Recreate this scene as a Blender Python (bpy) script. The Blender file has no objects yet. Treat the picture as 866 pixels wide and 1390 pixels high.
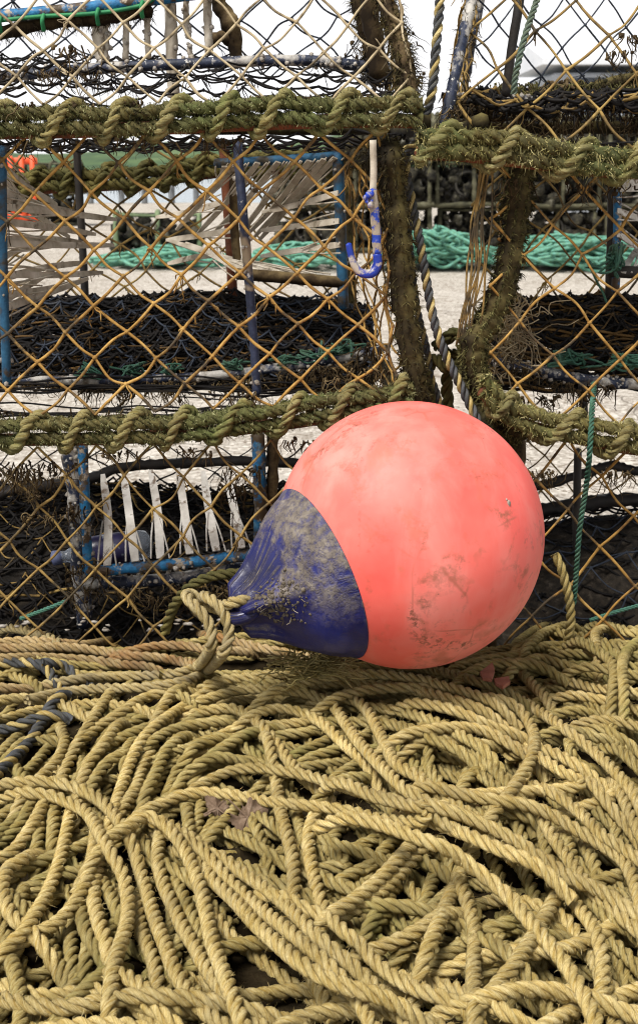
EXPOSURE = 0.78
import bpy, math, random
import numpy as np
RNG = np.random.default_rng(7)
random.seed(7)
R_ = math.radians
SC = bpy.context.scene
COL = SC.collection

# ------------------------------------------------------------------ camera model (photo pixels 866 x 1390)
FPX, PW, PH, CAMH, PITCH = 1678.0, 866.0, 1390.0, 0.73, R_(15.74)
FWD = np.array([0, math.cos(PITCH), -math.sin(PITCH)])
UPV = np.array([0, math.sin(PITCH), math.cos(PITCH)])
RGT = np.array([1.0, 0, 0])
CAM = np.array([0, 0, CAMH])
def ray(px, py):
    px = np.asarray(px, float)[..., None]; py = np.asarray(py, float)[..., None]
    return RGT * (px - PW / 2) / FPX + UPV * (PH / 2 - py) / FPX + FWD
def P(px, py, Y):
    d = ray(px, py)
    return CAM + d * (np.asarray(Y, float)[..., None] / d[..., 1:2])
def Q(px, py, z):
    d = ray(px, py)
    return CAM + d * ((np.asarray(z, float)[..., None] - CAMH) / d[..., 2:3])
def PP(pts, Y=None):
    return np.array([P(p[0], p[1], p[2] if len(p) > 2 else Y) for p in pts])

# ------------------------------------------------------------------ curves
def catmull(pts, n=12):
    p = np.asarray(pts, float)
    if len(p) < 3:
        t = np.linspace(0, 1, n + 1)[:, None]
        return p[0] * (1 - t) + p[1] * t
    q = np.vstack([2 * p[0] - p[1], p, 2 * p[-1] - p[-2]])
    out = []
    t = np.linspace(0, 1, n, endpoint=False)[:, None]
    for i in range(1, len(q) - 2):
        a, b, c, d = q[i - 1], q[i], q[i + 1], q[i + 2]
        out.append(0.5 * (2 * b + (c - a) * t + (2 * a - 5 * b + 4 * c - d) * t ** 2 + (3 * b - a - 3 * c + d) * t ** 3))
    out.append(p[-1:])
    return np.vstack(out)
def resample(p, ds):
    p = np.asarray(p, float)
    L = np.r_[0, np.cumsum(np.linalg.norm(np.diff(p, axis=0), axis=1))]
    n = max(3, int(L[-1] / ds) + 1)
    s = np.linspace(0, L[-1], n)
    return np.stack([np.interp(s, L, p[:, k]) for k in range(p.shape[1])], 1), s
def frames(p):
    T = np.gradient(p, axis=0)
    T /= np.linalg.norm(T, axis=1)[:, None] + 1e-12
    N = np.zeros_like(T)
    u = np.array([0, 0, 1.0]) if abs(T[0][2]) < 0.9 else np.array([1.0, 0, 0])
    v = u - T[0] * u.dot(T[0]); v /= np.linalg.norm(v); N[0] = v
    for i in range(1, len(p)):
        v = N[i - 1] - T[i] * N[i - 1].dot(T[i])
        N[i] = v / (np.linalg.norm(v) + 1e-12)
    return T, N, np.cross(T, N)

# ------------------------------------------------------------------ mesh builder
class MB:
    def __init__(s):
        s.V, s.F4, s.F3, s.A, s.Nn, s.n = [], [], [], [], [], 0
    def add(s, V, F4=None, F3=None, A=None, Nn=None):
        V = np.asarray(V, float); m = len(V)
        s.V.append(V)
        if F4 is not None and len(F4): s.F4.append(np.asarray(F4, int) + s.n)
        if F3 is not None and len(F3): s.F3.append(np.asarray(F3, int) + s.n)
        s.A.append(np.zeros((m, 3)) if A is None else np.asarray(A, float))
        s.Nn.append(np.zeros((m, 3)) if Nn is None else np.asarray(Nn, float))
        s.n += m
        return s
    def join(s, o):
        for V in o.V: pass
        s.F4 += [f + s.n for f in o.F4]; s.F3 += [f + s.n for f in o.F3]
        s.V += o.V; s.A += o.A; s.Nn += o.Nn; s.n += o.n
        return s
    def tube(s, path, r, ns=6, caps=True, squash=None, rnd=0.0, wob=0.0):
        p = np.asarray(path, float); n = len(p)
        T, N, B = frames(p)
        r = np.broadcast_to(np.asarray(r, float), (n,)).copy()
        th = np.linspace(0, 2 * math.pi, ns, endpoint=False)
        c, sn = np.cos(th), np.sin(th)
        rr = r[:, None] * (1 + wob * RNG.uniform(-1, 1, (n, ns))) if wob else np.repeat(r[:, None], ns, 1)
        k = 1.0 if squash is None else squash
        off = N[:, None, :] * (c[None, :] * rr)[..., None] + B[:, None, :] * (sn[None, :] * rr * k)[..., None]
        V = (p[:, None, :] + off).reshape(-1, 3)
        i = np.arange(n - 1)[:, None] * ns; j = np.arange(ns)[None, :]; j2 = (j + 1) % ns
        F = np.stack([i + j, i + j2, i + ns + j2, i + ns + j], -1).reshape(-1, 4)
        L = np.r_[0, np.cumsum(np.linalg.norm(np.diff(p, axis=0), axis=1))]
        A = np.stack([np.tile(c, (n, 1)), np.tile(sn, (n, 1)), np.repeat(L[:, None], ns, 1)], -1).reshape(-1, 3)
        A[:, 2] += rnd
        F3 = []
        if caps:
            V = np.vstack([V, p[0] - T[0] * r[0] * .4, p[-1] + T[-1] * r[-1] * .4]); m = n * ns
            for a in range(ns):
                b = (a + 1) % ns
                F3 += [(m, b, a), (m + 1, (n - 1) * ns + a, (n - 1) * ns + b)]
            A = np.vstack([A, [0, 0, rnd], [0, 0, L[-1] + rnd]])
            off2 = np.vstack([off.reshape(-1, 3), -T[0] * r[0], T[-1] * r[-1]])
        else:
            off2 = off.reshape(-1, 3)
        s.add(V, F, F3, A, off2 / (np.linalg.norm(off2, axis=1)[:, None] + 1e-12))
        return s
    def rope(s, path, R, pitch=None, ns=8, rnd=0.0, per=12, depth=1.0, phase=None):
        """three laid strands twisted round each other along path"""
        pitch = pitch or 5.4 * R
        p, L = resample(path, pitch / per)
        T, N, B = frames(p)
        rs, off = .485 * R, .545 * R * depth
        ph0 = RNG.uniform(0, 6.28) if phase is None else phase
        pw = L + 0.08 * pitch * np.sin(L / pitch * 1.3 + ph0)
        th = np.linspace(0, 2 * math.pi, ns, endpoint=False)
        for k in range(3):
            a = ph0 + 2 * math.pi * (pw / pitch) + k * 2 * math.pi / 3
            er = N * np.cos(a)[:, None] + B * np.sin(a)[:, None]
            et = -N * np.sin(a)[:, None] + B * np.cos(a)[:, None]
            c = p + er * off
            # oval strand, wider tangentially
            d = er[:, None, :] * (np.cos(th) * rs)[None, :, None] + et[:, None, :] * (np.sin(th) * rs * 1.06)[None, :, None]
            V = (c[:, None, :] + d).reshape(-1, 3); n = len(p)
            i = np.arange(n - 1)[:, None] * ns; j = np.arange(ns)[None, :]; j2 = (j + 1) % ns
            F = np.stack([i + j, i + j2, i + ns + j2, i + ns + j], -1).reshape(-1, 4)
            # yarns wind round the strand: rotate the angle along the strand
            yt = th[None, :] - 2 * math.pi * (L / pitch)[:, None] * 0.6
            A = np.stack([np.cos(yt), np.sin(yt), np.repeat((L + k * .37)[:, None], ns, 1) + rnd], -1).reshape(-1, 3)
            e0 = [(0, b, b + 1) for b in range(1, ns - 1)]
            m = (n - 1) * ns
            e1 = [(m, m + b + 1, m + b) for b in range(1, ns - 1)]
            s.add(V, F, e0 + e1, A, (d / rs).reshape(-1, 3))
        return s
    def box(s, c, size, bev=0.0, R=None):
        x, y, z = np.array(size) / 2
        b = min(bev, x * .9, y * .9, z * .9)
        if b <= 0:
            V = np.array([[i, j, k] for k in (-z, z) for j in (-y, y) for i in (-x, x)])
            F = [(0, 2, 3, 1), (4, 5, 7, 6), (0, 1, 5, 4), (2, 6, 7, 3), (0, 4, 6, 2), (1, 3, 7, 5)]
        else:
            prof = [(-z, b), (-z + b, 0), (z - b, 0), (z, b)]
            V = []
            for zz, ins in prof:
                X, Yv = x - ins, y - ins
                for sx, sy in ((-1, -1), (1, -1), (1, 1), (-1, 1)):
                    ax, ay = sx * X, sy * Yv
                    pts = [(ax - sx * 0, ay - sy * b), (ax - sx * b, ay)]
                    if (sx * sy) < 0: pts = pts[::-1]
                    pts = [(ax - sx * b, ay), (ax, ay - sy * b)] if sx * sy < 0 else [(ax, ay - sy * b), (ax - sx * b, ay)]
                    V += [(q[0], q[1], zz) for q in pts]
            V = np.array(V); F = []
            for lv in range(3):
                for a in range(8):
                    bb = (a + 1) % 8
                    F.append((lv * 8 + a, lv * 8 + bb, lv * 8 + 8 + bb, lv * 8 + 8 + a))
            F3 = [(0, a + 1, a) for a in range(1, 7)] + [(24, 24 + a, 24 + a + 1) for a in range(1, 7)]
            if R is not None: V = V @ np.array(R).T
            return s.add(V + np.array(c), F, F3)
        if R is not None: V = V @ np.array(R).T
        return s.add(V + np.array(c), F)
    def strip(s, path, w, thick=.002, wdir=None):
        """flat tapered strip with thickness; w per point"""
        p = np.asarray(path, float); n = len(p)
        T, N, B = frames(p)
        if wdir is not None:
            B = np.tile(np.array(wdir, float), (n, 1)); B -= T * (B * T).sum(1)[:, None]
            B /= np.linalg.norm(B, axis=1)[:, None]; N = np.cross(B, T)
        w = np.broadcast_to(np.asarray(w, float), (n,))[:, None] / 2
        t = thick / 2
        V = np.stack([p - B * w - N * t, p + B * w - N * t, p + B * w + N * t, p - B * w + N * t], 1).reshape(-1, 3)
        i = np.arange(n - 1)[:, None] * 4; j = np.arange(4)[None, :]; j2 = (j + 1) % 4
        F = np.stack([i + j, i + j2, i + 4 + j2, i + 4 + j], -1).reshape(-1, 4)
        F = np.vstack([F, [(0, 3, 2, 1)], [((n - 1) * 4, (n - 1) * 4 + 1, (n - 1) * 4 + 2, (n - 1) * 4 + 3)]])
        return s.add(V, F)
    def blob(s, c, r, nseg=6, nring=4, jit=.2, sc=(1, 1, 1)):
        V, F4, F3 = [np.array([0, 0, -1.0])], [], []
        for i in range(1, nring):
            a = math.pi * i / nring
            for j in range(nseg):
                b = 2 * math.pi * j / nseg
                V.append(np.array([math.sin(a) * math.cos(b), math.sin(a) * math.sin(b), -math.cos(a)]) * (1 + RNG.uniform(-jit, jit)))
        V.append(np.array([0, 0, 1.0])); V = np.array(V)
        for j in range(nseg):
            k = (j + 1) % nseg
            F3.append((0, 1 + k, 1 + j)); m = 1 + (nring - 2) * nseg
            F3.append((len(V) - 1, m + j, m + k))
            for i in range(nring - 2):
                a = 1 + i * nseg
                F4.append((a + j, a + k, a + nseg + k, a + nseg + j))
        nn = V / np.linalg.norm(V, axis=1)[:, None]
        return s.add(V * r * np.array(sc) + np.array(c), F4, F3, None, nn)
    def lumpy(s, amp=.0014, k=(170, 420)):
        for V, N in zip(s.V, s.Nn):
            h = np.zeros(len(V))
            for q in range(7):
                d = RNG.normal(0, 1, 3); d /= np.linalg.norm(d)
                h += np.sin(V @ d * RNG.uniform(*k) + RNG.uniform(0, 6))
            V += N * (h / 2.2 * amp)[:, None]
        return s
    def fuzz(s, src, n, ln=.004, w=.0006, droop=.3, sel=None, curl=.5):
        """n thin blades growing from the surface points of another builder"""
        V = np.vstack(src.V); N = np.vstack(src.Nn)
        w_ok = np.arange(len(V))
        if sel is not None: w_ok = w_ok[sel(V, N)]
        if not len(w_ok): return s
        ids = RNG.choice(w_ok, n)
        p = V[ids] + RNG.normal(0, .0012, (n, 3)); d = N[ids] + RNG.normal(0, curl, (n, 3)); d[:, 2] -= droop
        d /= np.linalg.norm(d, axis=1)[:, None]
        l = ln * RNG.uniform(.4, 1.5, n)[:, None]
        side = np.cross(d, RNG.normal(0, 1, (n, 3))); side /= np.linalg.norm(side, axis=1)[:, None]
        d2 = d + RNG.normal(0, .5, (n, 3)); d2[:, 2] -= droop
        a = p - side * w / 2 - d * .001; b = p + side * w / 2 - d * .001
        mid = p + d * l * .6; e = mid + d2 * l * .5
        Vv = np.stack([a, b, mid + side * w * .35, mid - side * w * .35, e], 1).reshape(-1, 3)
        k = np.arange(n)[:, None] * 5
        F4 = np.hstack([k, k + 1, k + 2, k + 3]); F3 = np.hstack([k + 3, k + 2, k + 4])
        A = np.repeat(np.stack([RNG.uniform(-1, 1, n), RNG.uniform(-1, 1, n), RNG.uniform(0, 9, n)], 1), 5, 0)
        return s.add(Vv, F4, F3, A)
    def build(s, name, mat, parent=None, smooth=True, loc=None):
        V = np.vstack(s.V)
        if parent is not None:
            o0 = np.array(WORLD_LOC.get(parent.name, (0, 0, 0)))
        else:
            o0 = np.zeros(3) if loc is None else np.array(loc, float)
        me = bpy.data.meshes.new(name)
        F4 = np.vstack(s.F4) if s.F4 else np.zeros((0, 4), int)
        F3 = np.vstack(s.F3) if s.F3 else np.zeros((0, 3), int)
        nl = F4.size + F3.size
        me.vertices.add(len(V)); me.vertices.foreach_set('co', (V - o0).astype(np.float32).ravel())
        me.loops.add(nl); me.loops.foreach_set('vertex_index', np.r_[F4.ravel(), F3.ravel()].astype(np.int32))
        me.polygons.add(len(F4) + len(F3))
        st = np.r_[np.arange(len(F4)) * 4, F4.size + np.arange(len(F3)) * 3].astype(np.int32)
        me.polygons.foreach_set('loop_start', st)
        me.polygons.foreach_set('use_smooth', np.full(len(F4) + len(F3), smooth))
        at = me.attributes.new('rc', 'FLOAT_VECTOR', 'POINT')
        at.data.foreach_set('vector', np.vstack(s.A).astype(np.float32).ravel())
        me.update(calc_edges=True); me.validate()
        if mat is not None: me.materials.append(mat)
        o = bpy.data.objects.new(name, me); COL.objects.link(o)
        if parent is not None:
            o.parent = parent; WORLD_LOC[o.name] = tuple(o0)   # children share the thing's origin
        else:
            o.location = o0; WORLD_LOC[o.name] = tuple(o0)
        return o
WORLD_LOC = {}
def tag(o, label=None, cat=None, group=None, kind=None):
    if label: o['label'] = label
    if cat: o['category'] = cat
    if group: o['group'] = group
    if kind: o['kind'] = kind
    return o
def thing(name, label, cat, loc, group=None):
    o = bpy.data.objects.new(name, None); COL.objects.link(o)
    o.location = loc; o.empty_display_size = .05; WORLD_LOC[o.name] = tuple(loc)
    return tag(o, label, cat, group)

# ------------------------------------------------------------------ materials
def lin(r, g, b):
    f = lambda c: (c / 255 / 12.92) if c <= 10 else ((c / 255 + .055) / 1.055) ** 2.4
    return (f(r), f(g), f(b), 1)
class NT:
    def __init__(s, name):
        s.m = bpy.data.materials.new(name); s.m.use_nodes = True
        s.t = s.m.node_tree; s.t.nodes.clear()
        s.out = s.t.nodes.new('ShaderNodeOutputMaterial')
        s.b = s.t.nodes.new('ShaderNodeBsdfPrincipled')
        s.t.links.new(s.b.outputs[0], s.out.inputs[0])
        s._tc = None
    def n(s, typ, ins=None, **kw):
        nd = s.t.nodes.new(typ)
        for k, v in kw.items(): setattr(nd, k, v)
        for k, v in (ins or {}).items():
            if isinstance(v, bpy.types.NodeSocket): s.t.links.new(v, nd.inputs[k])
            else: nd.inputs[k].default_value = v
        return nd
    def obj(s):
        if s._tc is None: s._tc = s.t.nodes.new('ShaderNodeTexCoord')
        return s._tc.outputs['Object']
    def rc(s):
        return s.n('ShaderNodeAttribute', attribute_name='rc').outputs['Vector']
    def mapped(s, vec, scale):
        return s.n('ShaderNodeMapping', {'Vector': vec, 'Scale': scale}).outputs[0]
    def noise(s, vec, scale, detail=4, rough=.6, dist=0):
        return s.n('ShaderNodeTexNoise', {'Vector': vec, 'Scale': scale, 'Detail': detail, 'Roughness': rough, 'Distortion': dist}).outputs[0]
    def vor(s, vec, scale, feature='F1', out='Distance'):
        return s.n('ShaderNodeTexVoronoi', {'Vector': vec, 'Scale': scale}, feature=feature).outputs[out]
    def ramp(s, fac, stops, interp='LINEAR'):
        r = s.n('ShaderNodeValToRGB', {'Fac': fac}); e = r.color_ramp.elements
        r.color_ramp.interpolation = interp
        while len(e) < len(stops): e.new(.5)
        for i, (p, c) in enumerate(stops):
            e[i].position = p; e[i].color = c if len(c) == 4 else (*c, 1)
        return r.outputs[0]
    def mask(s, fac, lo, hi):
        return s.n('ShaderNodeMapRange', {'Value': fac, 'From Min': lo, 'From Max': hi}).outputs[0]
    def mix(s, fac, a, b, mode='MIX'):
        nd = s.t.nodes.new('ShaderNodeMix'); nd.data_type = 'RGBA'; nd.blend_type = mode
        for k, v in ((0, fac), (6, a), (7, b)):
            if isinstance(v, bpy.types.NodeSocket): s.t.links.new(v, nd.inputs[k])
            else: nd.inputs[k].default_value = v
        return nd.outputs[2]
    def math(s, op, a, b=0.0):
        return s.n('ShaderNodeMath', {0: a, 1: b}, operation=op).outputs[0]
    def rand(s):
        return s.n('ShaderNodeObjectInfo').outputs['Random']
    def set(s, **kw):
        for k, v in kw.items():
            k = {'color': 'Base Color', 'rough': 'Roughness', 'metal': 'Metallic', 'spec': 'Specular IOR Level'}.get(k, k)
            if isinstance(v, bpy.types.NodeSocket): s.t.links.new(v, s.b.inputs[k])
            else: s.b.inputs[k].default_value = v
        return s
    def bump(s, h, dist=.001, strength=1.0):
        nd = s.n('ShaderNodeBump', {'Height': h, 'Distance': dist, 'Strength': strength})
        s.t.links.new(nd.outputs[0], s.b.inputs['Normal'])
        return s
def K(c, k): return (c[0] * k, c[1] * k, c[2] * k, 1)

def rope_mat(name, c1, c2, dirt, rust=None, rust_lo=.55, dirt_lo=.5, second=None):
    t = NT(name); o = t.obj(); rc = t.rc()
    fib = t.noise(t.mapped(rc, (2.6, 2.6, 45)), 1.0, 4, .75)
    fine = t.noise(o, 900, 2, .6)
    big = t.noise(o, 9, 3, .6); med = t.noise(o, 45, 4, .65)
    c = t.ramp(med, [(.3, c1), (.7, c2)])
    if second is not None:   # one of the strands is another colour
        pass
    c = t.mix(t.mask(fib, .40, .58), t.mix(1.0, c, (.66, .55, .30, 1), 'MULTIPLY'), c)
    c = t.mix(t.math('MULTIPLY', t.mask(fine, .45, .75), .5), c, t.mix(1.0, c, (1.35, 1.35, 1.45, 1), 'MULTIPLY'))
    if rust is not None:
        c = t.mix(t.math('MULTIPLY', t.mask(big, rust_lo, rust_lo + .12), t.mask(med, .25, .6)), c, rust)
    d = t.math('MULTIPLY', t.mask(t.noise(o, 16, 5, .7), dirt_lo, dirt_lo + .25), t.mask(fib, .2, .6))
    c = t.mix(t.math('MULTIPLY', d, .75), c, dirt)
    spk = t.math('MULTIPLY', t.mask(t.noise(o, 430, 3, .75), .54, .68), t.mask(t.noise(o, 38, 4, .7), .40, .62))
    c = t.mix(t.math('MULTIPLY', spk, .7), c, t.mix(1.0, c, (.34, .28, .20, 1), 'MULTIPLY'))
    hsv = t.n('ShaderNodeHueSaturation', {'Color': c, 'Value': t.n('ShaderNodeMapRange', {'Value': t.rand(), 'To Min': .78, 'To Max': 1.12}).outputs[0]}).outputs[0]
    t.set(color=hsv, rough=.72, spec=.28)
    t.bump(t.math('ADD', fib, t.math('MULTIPLY', fine, .5)), .0016, 1.0)
    return t.m
def blend_mat(name, stops, scale, rough=.8, bump=.001, spots=None, detail=5, spec=.3, fine=None, metal=0.0, bscale=None):
    t = NT(name); o = t.obj()
    f = t.noise(o, scale, detail, .62)
    c = t.ramp(f, stops)
    for (col, sc, lo, hi) in (spots or []):
        c = t.mix(t.mask(t.noise(o, sc, 4, .65, .4), lo, hi), c, col)
    t.set(color=c, rough=rough, spec=spec, metal=metal)
    if bump: t.bump(t.noise(o, bscale or scale * 5, 5, .7), bump, .9)
    return t.m
M = {}
M['rope'] = rope_mat('tan_rope', (.48, .378, .145, 1), (.71, .595, .31, 1), (.17, .125, .05, 1), None, dirt_lo=.48)
M['rope_green'] = rope_mat('greenish_rope', (.36, .29, .105, 1), (.54, .455, .215, 1), (.11, .085, .03, 1), (.27, .235, .07, 1), .56, .46)
M['rope_rust'] = rope_mat('rust_stained_rope', (.42, .31, .15, 1), (.52, .41, .24, 1), (.15, .09, .05, 1), (.33, .155, .045, 1), .50, .48)
M['rope_dirty'] = rope_mat('dirty_rope', (.50, .41, .20, 1), (.64, .54, .30, 1), (.12, .10, .075, 1), None, dirt_lo=.40)
M['rope_dark'] = rope_mat('dark_mossy_rope', (.07, .075, .02, 1), (.16, .14, .04, 1), (.03, .03, .015, 1), (.22, .18, .05, 1), .5, .45)
M['strand_grey'] = rope_mat('blue_grey_strand', (.06, .065, .075, 1), (.12, .13, .15, 1), (.03, .03, .03, 1), None, dirt_lo=.5)
M['teal'] = rope_mat('teal_rope', (.09, .31, .255, 1), (.20, .47, .40, 1), (.05, .10, .08, 1), None, dirt_lo=.5)
M['moss_rope'] = rope_mat('mossy_lashing_rope', (.085, .078, .024, 1), (.22, .195, .075, 1), (.035, .032, .013, 1), (.12, .14, .04, 1), .48, .42)
M['moss_pale'] = rope_mat('pale_lashing_rope', (.20, .175, .07, 1), (.40, .36, .17, 1), (.07, .06, .026, 1), (.16, .17, .05, 1), .52, .46)
def moss_mat(name, a, b, c_):
    t = NT(name); o = t.obj()
    r = t.n('ShaderNodeSeparateXYZ', {0: t.rc()}).outputs[0]
    f = t.math('ADD', t.math('MULTIPLY', r, .15), t.noise(o, 17, 5, .75))
    t.set(color=t.ramp(f, [(.36, a), (.52, b), (.69, c_)]), rough=.85, spec=.15)
    return t.m
M['moss'] = moss_mat('green_moss', (.014, .013, .006), (.10, .105, .034), (.38, .37, .19))
M['moss_tan'] = moss_mat('tan_moss', (.10, .085, .025), (.28, .25, .09), (.50, .45, .22))
M['moss_dark'] = moss_mat('dark_weed_fur', (.012, .009, .005), (.038, .029, .012), (.11, .09, .032))
M['weed'] = moss_mat('brown_weed', (.016, .010, .005), (.055, .036, .017), (.16, .115, .055))
M['net'] = blend_mat('orange_brown_twine', [(.3, (.12, .058, .016)), (.5, (.34, .19, .045)), (.72, (.55, .35, .11))], 34, .8, .0006, [((.06, .043, .024, 1), 20, .50, .62)], bscale=600)
M['net_tan'] = blend_mat('tan_twine', [(.3, (.20, .15, .09)), (.5, (.38, .30, .18)), (.72, (.52, .43, .28))], 30, .8, .0006, [((.10, .075, .045, 1), 18, .54, .66)], bscale=600)
M['net_olive'] = blend_mat('brown_twine', [(.3, (.11, .07, .025)), (.5, (.26, .165, .05)), (.72, (.42, .29, .09))], 30, .8, .0006, [((.06, .045, .025, 1), 18, .5, .62)], bscale=600)
M['net_dark'] = blend_mat('dark_twine', [(.35, (.007, .0065, .007)), (.6, (.017, .015, .014)), (.8, (.055, .038, .018))], 24, .75, .0004, spec=.14, bscale=500)
M['net_blue'] = blend_mat('dark_blue_twine', [(.35, (.012, .016, .026)), (.6, (.035, .045, .065)), (.8, (.09, .075, .05))], 20, .7, .0004, bscale=500)
M['net_ochre'] = blend_mat('ochre_strands', [(.35, (.03, .018, .006)), (.6, (.13, .07, .018)), (.8, (.28, .16, .045))], 24, .75, 0)
M['rust'] = blend_mat('rusty_steel', [(.3, (.05, .018, .010)), (.55, (.16, .05, .022)), (.8, (.26, .10, .05))], 25, .85, .002)
M['pipe'] = blend_mat('encrusted_navy_pipe', [(.42, (.010, .014, .028)), (.5, (.022, .03, .06)), (.56, (.34, .32, .29)), (.7, (.52, .50, .46))], 22, .55, .0015, [((.62, .60, .56, 1), 130, .60, .66), ((.10, .075, .05, 1), 28, .58, .68)])
M['pipe_spot'] = blend_mat('white_flecked_navy_tube', [(.35, (.012, .016, .035)), (.62, (.03, .04, .08)), (.66, (.55, .54, .52)), (.8, (.34, .27, .19))], 75, .5, .001, [((.30, .23, .15, 1), 10, .56, .62)])
M['blue'] = blend_mat('worn_blue_paint', [(.42, (.07, .045, .025)), (.47, (.012, .10, .23)), (.6, (.022, .18, .38)), (.68, (.10, .25, .38))], 38, .55, .0015, [((.36, .30, .23, 1), 60, .55, .61), ((.06, .04, .02, 1), 26, .52, .60)])
M['blue_dull'] = blend_mat('dull_blue_paint', [(.38, (.05, .04, .03)), (.46, (.015, .07, .14)), (.65, (.03, .13, .24)), (.76, (.14, .12, .09))], 34, .6, .0015, [((.05, .04, .025, 1), 20, .50, .62)])
M['blue_bright'] = blend_mat('bright_blue_plastic', [(.3, (.010, .022, .20)), (.6, (.02, .055, .40))], 30, .35, .0003, [((.45, .40, .33, 1), 40, .50, .58)])
M['finger'] = blend_mat('weathered_pale_plastic', [(.3, (.26, .21, .15)), (.5, (.50, .44, .35)), (.72, (.68, .62, .53))], 28, .7, .0008, [((.12, .085, .05, 1), 40, .58, .68)])
M['finger_white'] = blend_mat('dirty_white_plastic', [(.3, (.32, .285, .245)), (.5, (.56, .53, .48)), (.72, (.72, .69, .65))], 28, .6, .0008, [((.16, .115, .08, 1), 55, .55, .64)])
M['black'] = blend_mat('black_rubber_tube', [(.3, (.010, .010, .011)), (.7, (.04, .032, .026))], 25, .6, .001)
M['crust'] = blend_mat('barnacle_crust', [(.3, (.16, .13, .10)), (.5, (.38, .34, .29)), (.7, (.62, .59, .54))], 90, .85, .002)
M['dust_weed'] = moss_mat('dusty_weed', (.07, .055, .038), (.19, .16, .115), (.34, .30, .235))
M['pale_cord'] = rope_mat('pale_teal_cord', (.10, .17, .145, 1), (.22, .28, .24, 1), (.10, .09, .06, 1), None, dirt_lo=.5)
M['moss_mid'] = moss_mat('olive_moss', (.018, .016, .006), (.07, .062, .02), (.20, .18, .07))
M['green_cord'] = rope_mat('green_cord', (.03, .12, .09, 1), (.10, .24, .19, 1), (.12, .11, .07, 1), None, dirt_lo=.5)
M['green_paint'] = blend_mat('green_twine', [(.3, (.01, .12, .05)), (.7, (.04, .28, .10))], 40, .6, .0004)
# ================================================================== WORLD, CAMERA, SUN
SUN_EL, SUN_AZ = R_(60), R_(-140)      # azimuth measured from +Y towards +X : light comes from behind-left of the camera
CLOUD = 13.6
w = bpy.data.worlds.new("World"); SC.world = w; w.use_nodes = True
nt = w.node_tree; nt.nodes.clear()
sky = nt.nodes.new('ShaderNodeTexSky'); sky.sky_type = 'NISHITA'; sky.sun_disc = False
sky.sun_elevation = SUN_EL; sky.sun_rotation = SUN_AZ; sky.air_density = 1.0; sky.dust_density = 2.5; sky.ozone_density = 1.0
hs = nt.nodes.new('ShaderNodeHueSaturation'); hs.inputs['Saturation'].default_value = .22
bg = nt.nodes.new('ShaderNodeBackground'); bg.inputs['Strength'].default_value = .05
wo = nt.nodes.new('ShaderNodeOutputWorld')
nt.links.new(sky.outputs[0], hs.inputs['Color'])
# a bank of bright white cloud low round the horizon, thinning upwards into the hazy sky
tcw = nt.nodes.new('ShaderNodeTexCoord'); sp_ = nt.nodes.new('ShaderNodeSeparateXYZ'); nz = nt.nodes.new('ShaderNodeTexNoise')
nz.inputs['Scale'].default_value = 3.0; nz.inputs['Detail'].default_value = 5
ad = nt.nodes.new('ShaderNodeMath'); ad.operation = 'MULTIPLY_ADD'; ad.inputs[1].default_value = .35
mr0 = nt.nodes.new('ShaderNodeMapRange'); mr0.inputs['From Min'].default_value = .62; mr0.inputs['From Max'].default_value = .42
mxw = nt.nodes.new('ShaderNodeMix'); mxw.data_type = 'RGBA'; mxw.inputs[7].default_value = (CLOUD, CLOUD, CLOUD * 1.02, 1)
nt.links.new(tcw.outputs['Generated'], sp_.inputs[0]); nt.links.new(tcw.outputs['Generated'], nz.inputs['Vector'])
nt.links.new(nz.outputs[0], ad.inputs[0]); nt.links.new(sp_.outputs[2], ad.inputs[2]); nt.links.new(ad.outputs[0], mr0.inputs['Value'])
nt.links.new(mr0.outputs[0], mxw.inputs[0]); nt.links.new(hs.outputs[0], mxw.inputs[6]); nt.links.new(mxw.outputs[2], bg.inputs[0]); nt.links.new(bg.outputs[0], wo.inputs[0])
sl = bpy.data.lights.new('sun', 'SUN'); sl.energy = 3.2; sl.angle = R_(22); sl.color = (1, .96, .90)
so = bpy.data.objects.new('sun', sl); COL.objects.link(so)
sd = np.array([math.sin(SUN_AZ) * math.cos(SUN_EL), math.cos(SUN_AZ) * math.cos(SUN_EL), math.sin(SUN_EL)])
from mathutils import Vector
so.rotation_euler = Vector(sd).to_track_quat('Z', 'Y').to_euler(); so.location = (-2, -3, 5)
cd = bpy.data.cameras.new('camera'); cd.sensor_fit = 'VERTICAL'; cd.sensor_height = 36; cd.sensor_width = 36
cd.lens = FPX / PH * 36; cd.clip_start = .05; cd.clip_end = 5000
cd.dof.use_dof = True; cd.dof.focus_distance = 1.30; cd.dof.aperture_fstop = 17.0
co = bpy.data.objects.new('camera', cd); COL.objects.link(co); co.location = CAM
co.rotation_euler = (math.pi / 2 - PITCH, 0, 0); SC.camera = co
SC.view_settings.view_transform = 'Standard'; SC.view_settings.look = 'None'; SC.view_settings.gamma = 1
SC.view_settings.exposure = EXPOSURE
SC.render.engine = 'CYCLES'; SC.cycles.max_bounces = 5; SC.cycles.diffuse_bounces = 3; SC.cycles.glossy_bounces = 2
SC.cycles.use_denoising = True; SC.cycles.pixel_filter_type = 'BLACKMAN_HARRIS'; SC.cycles.filter_width = 1.05

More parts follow.
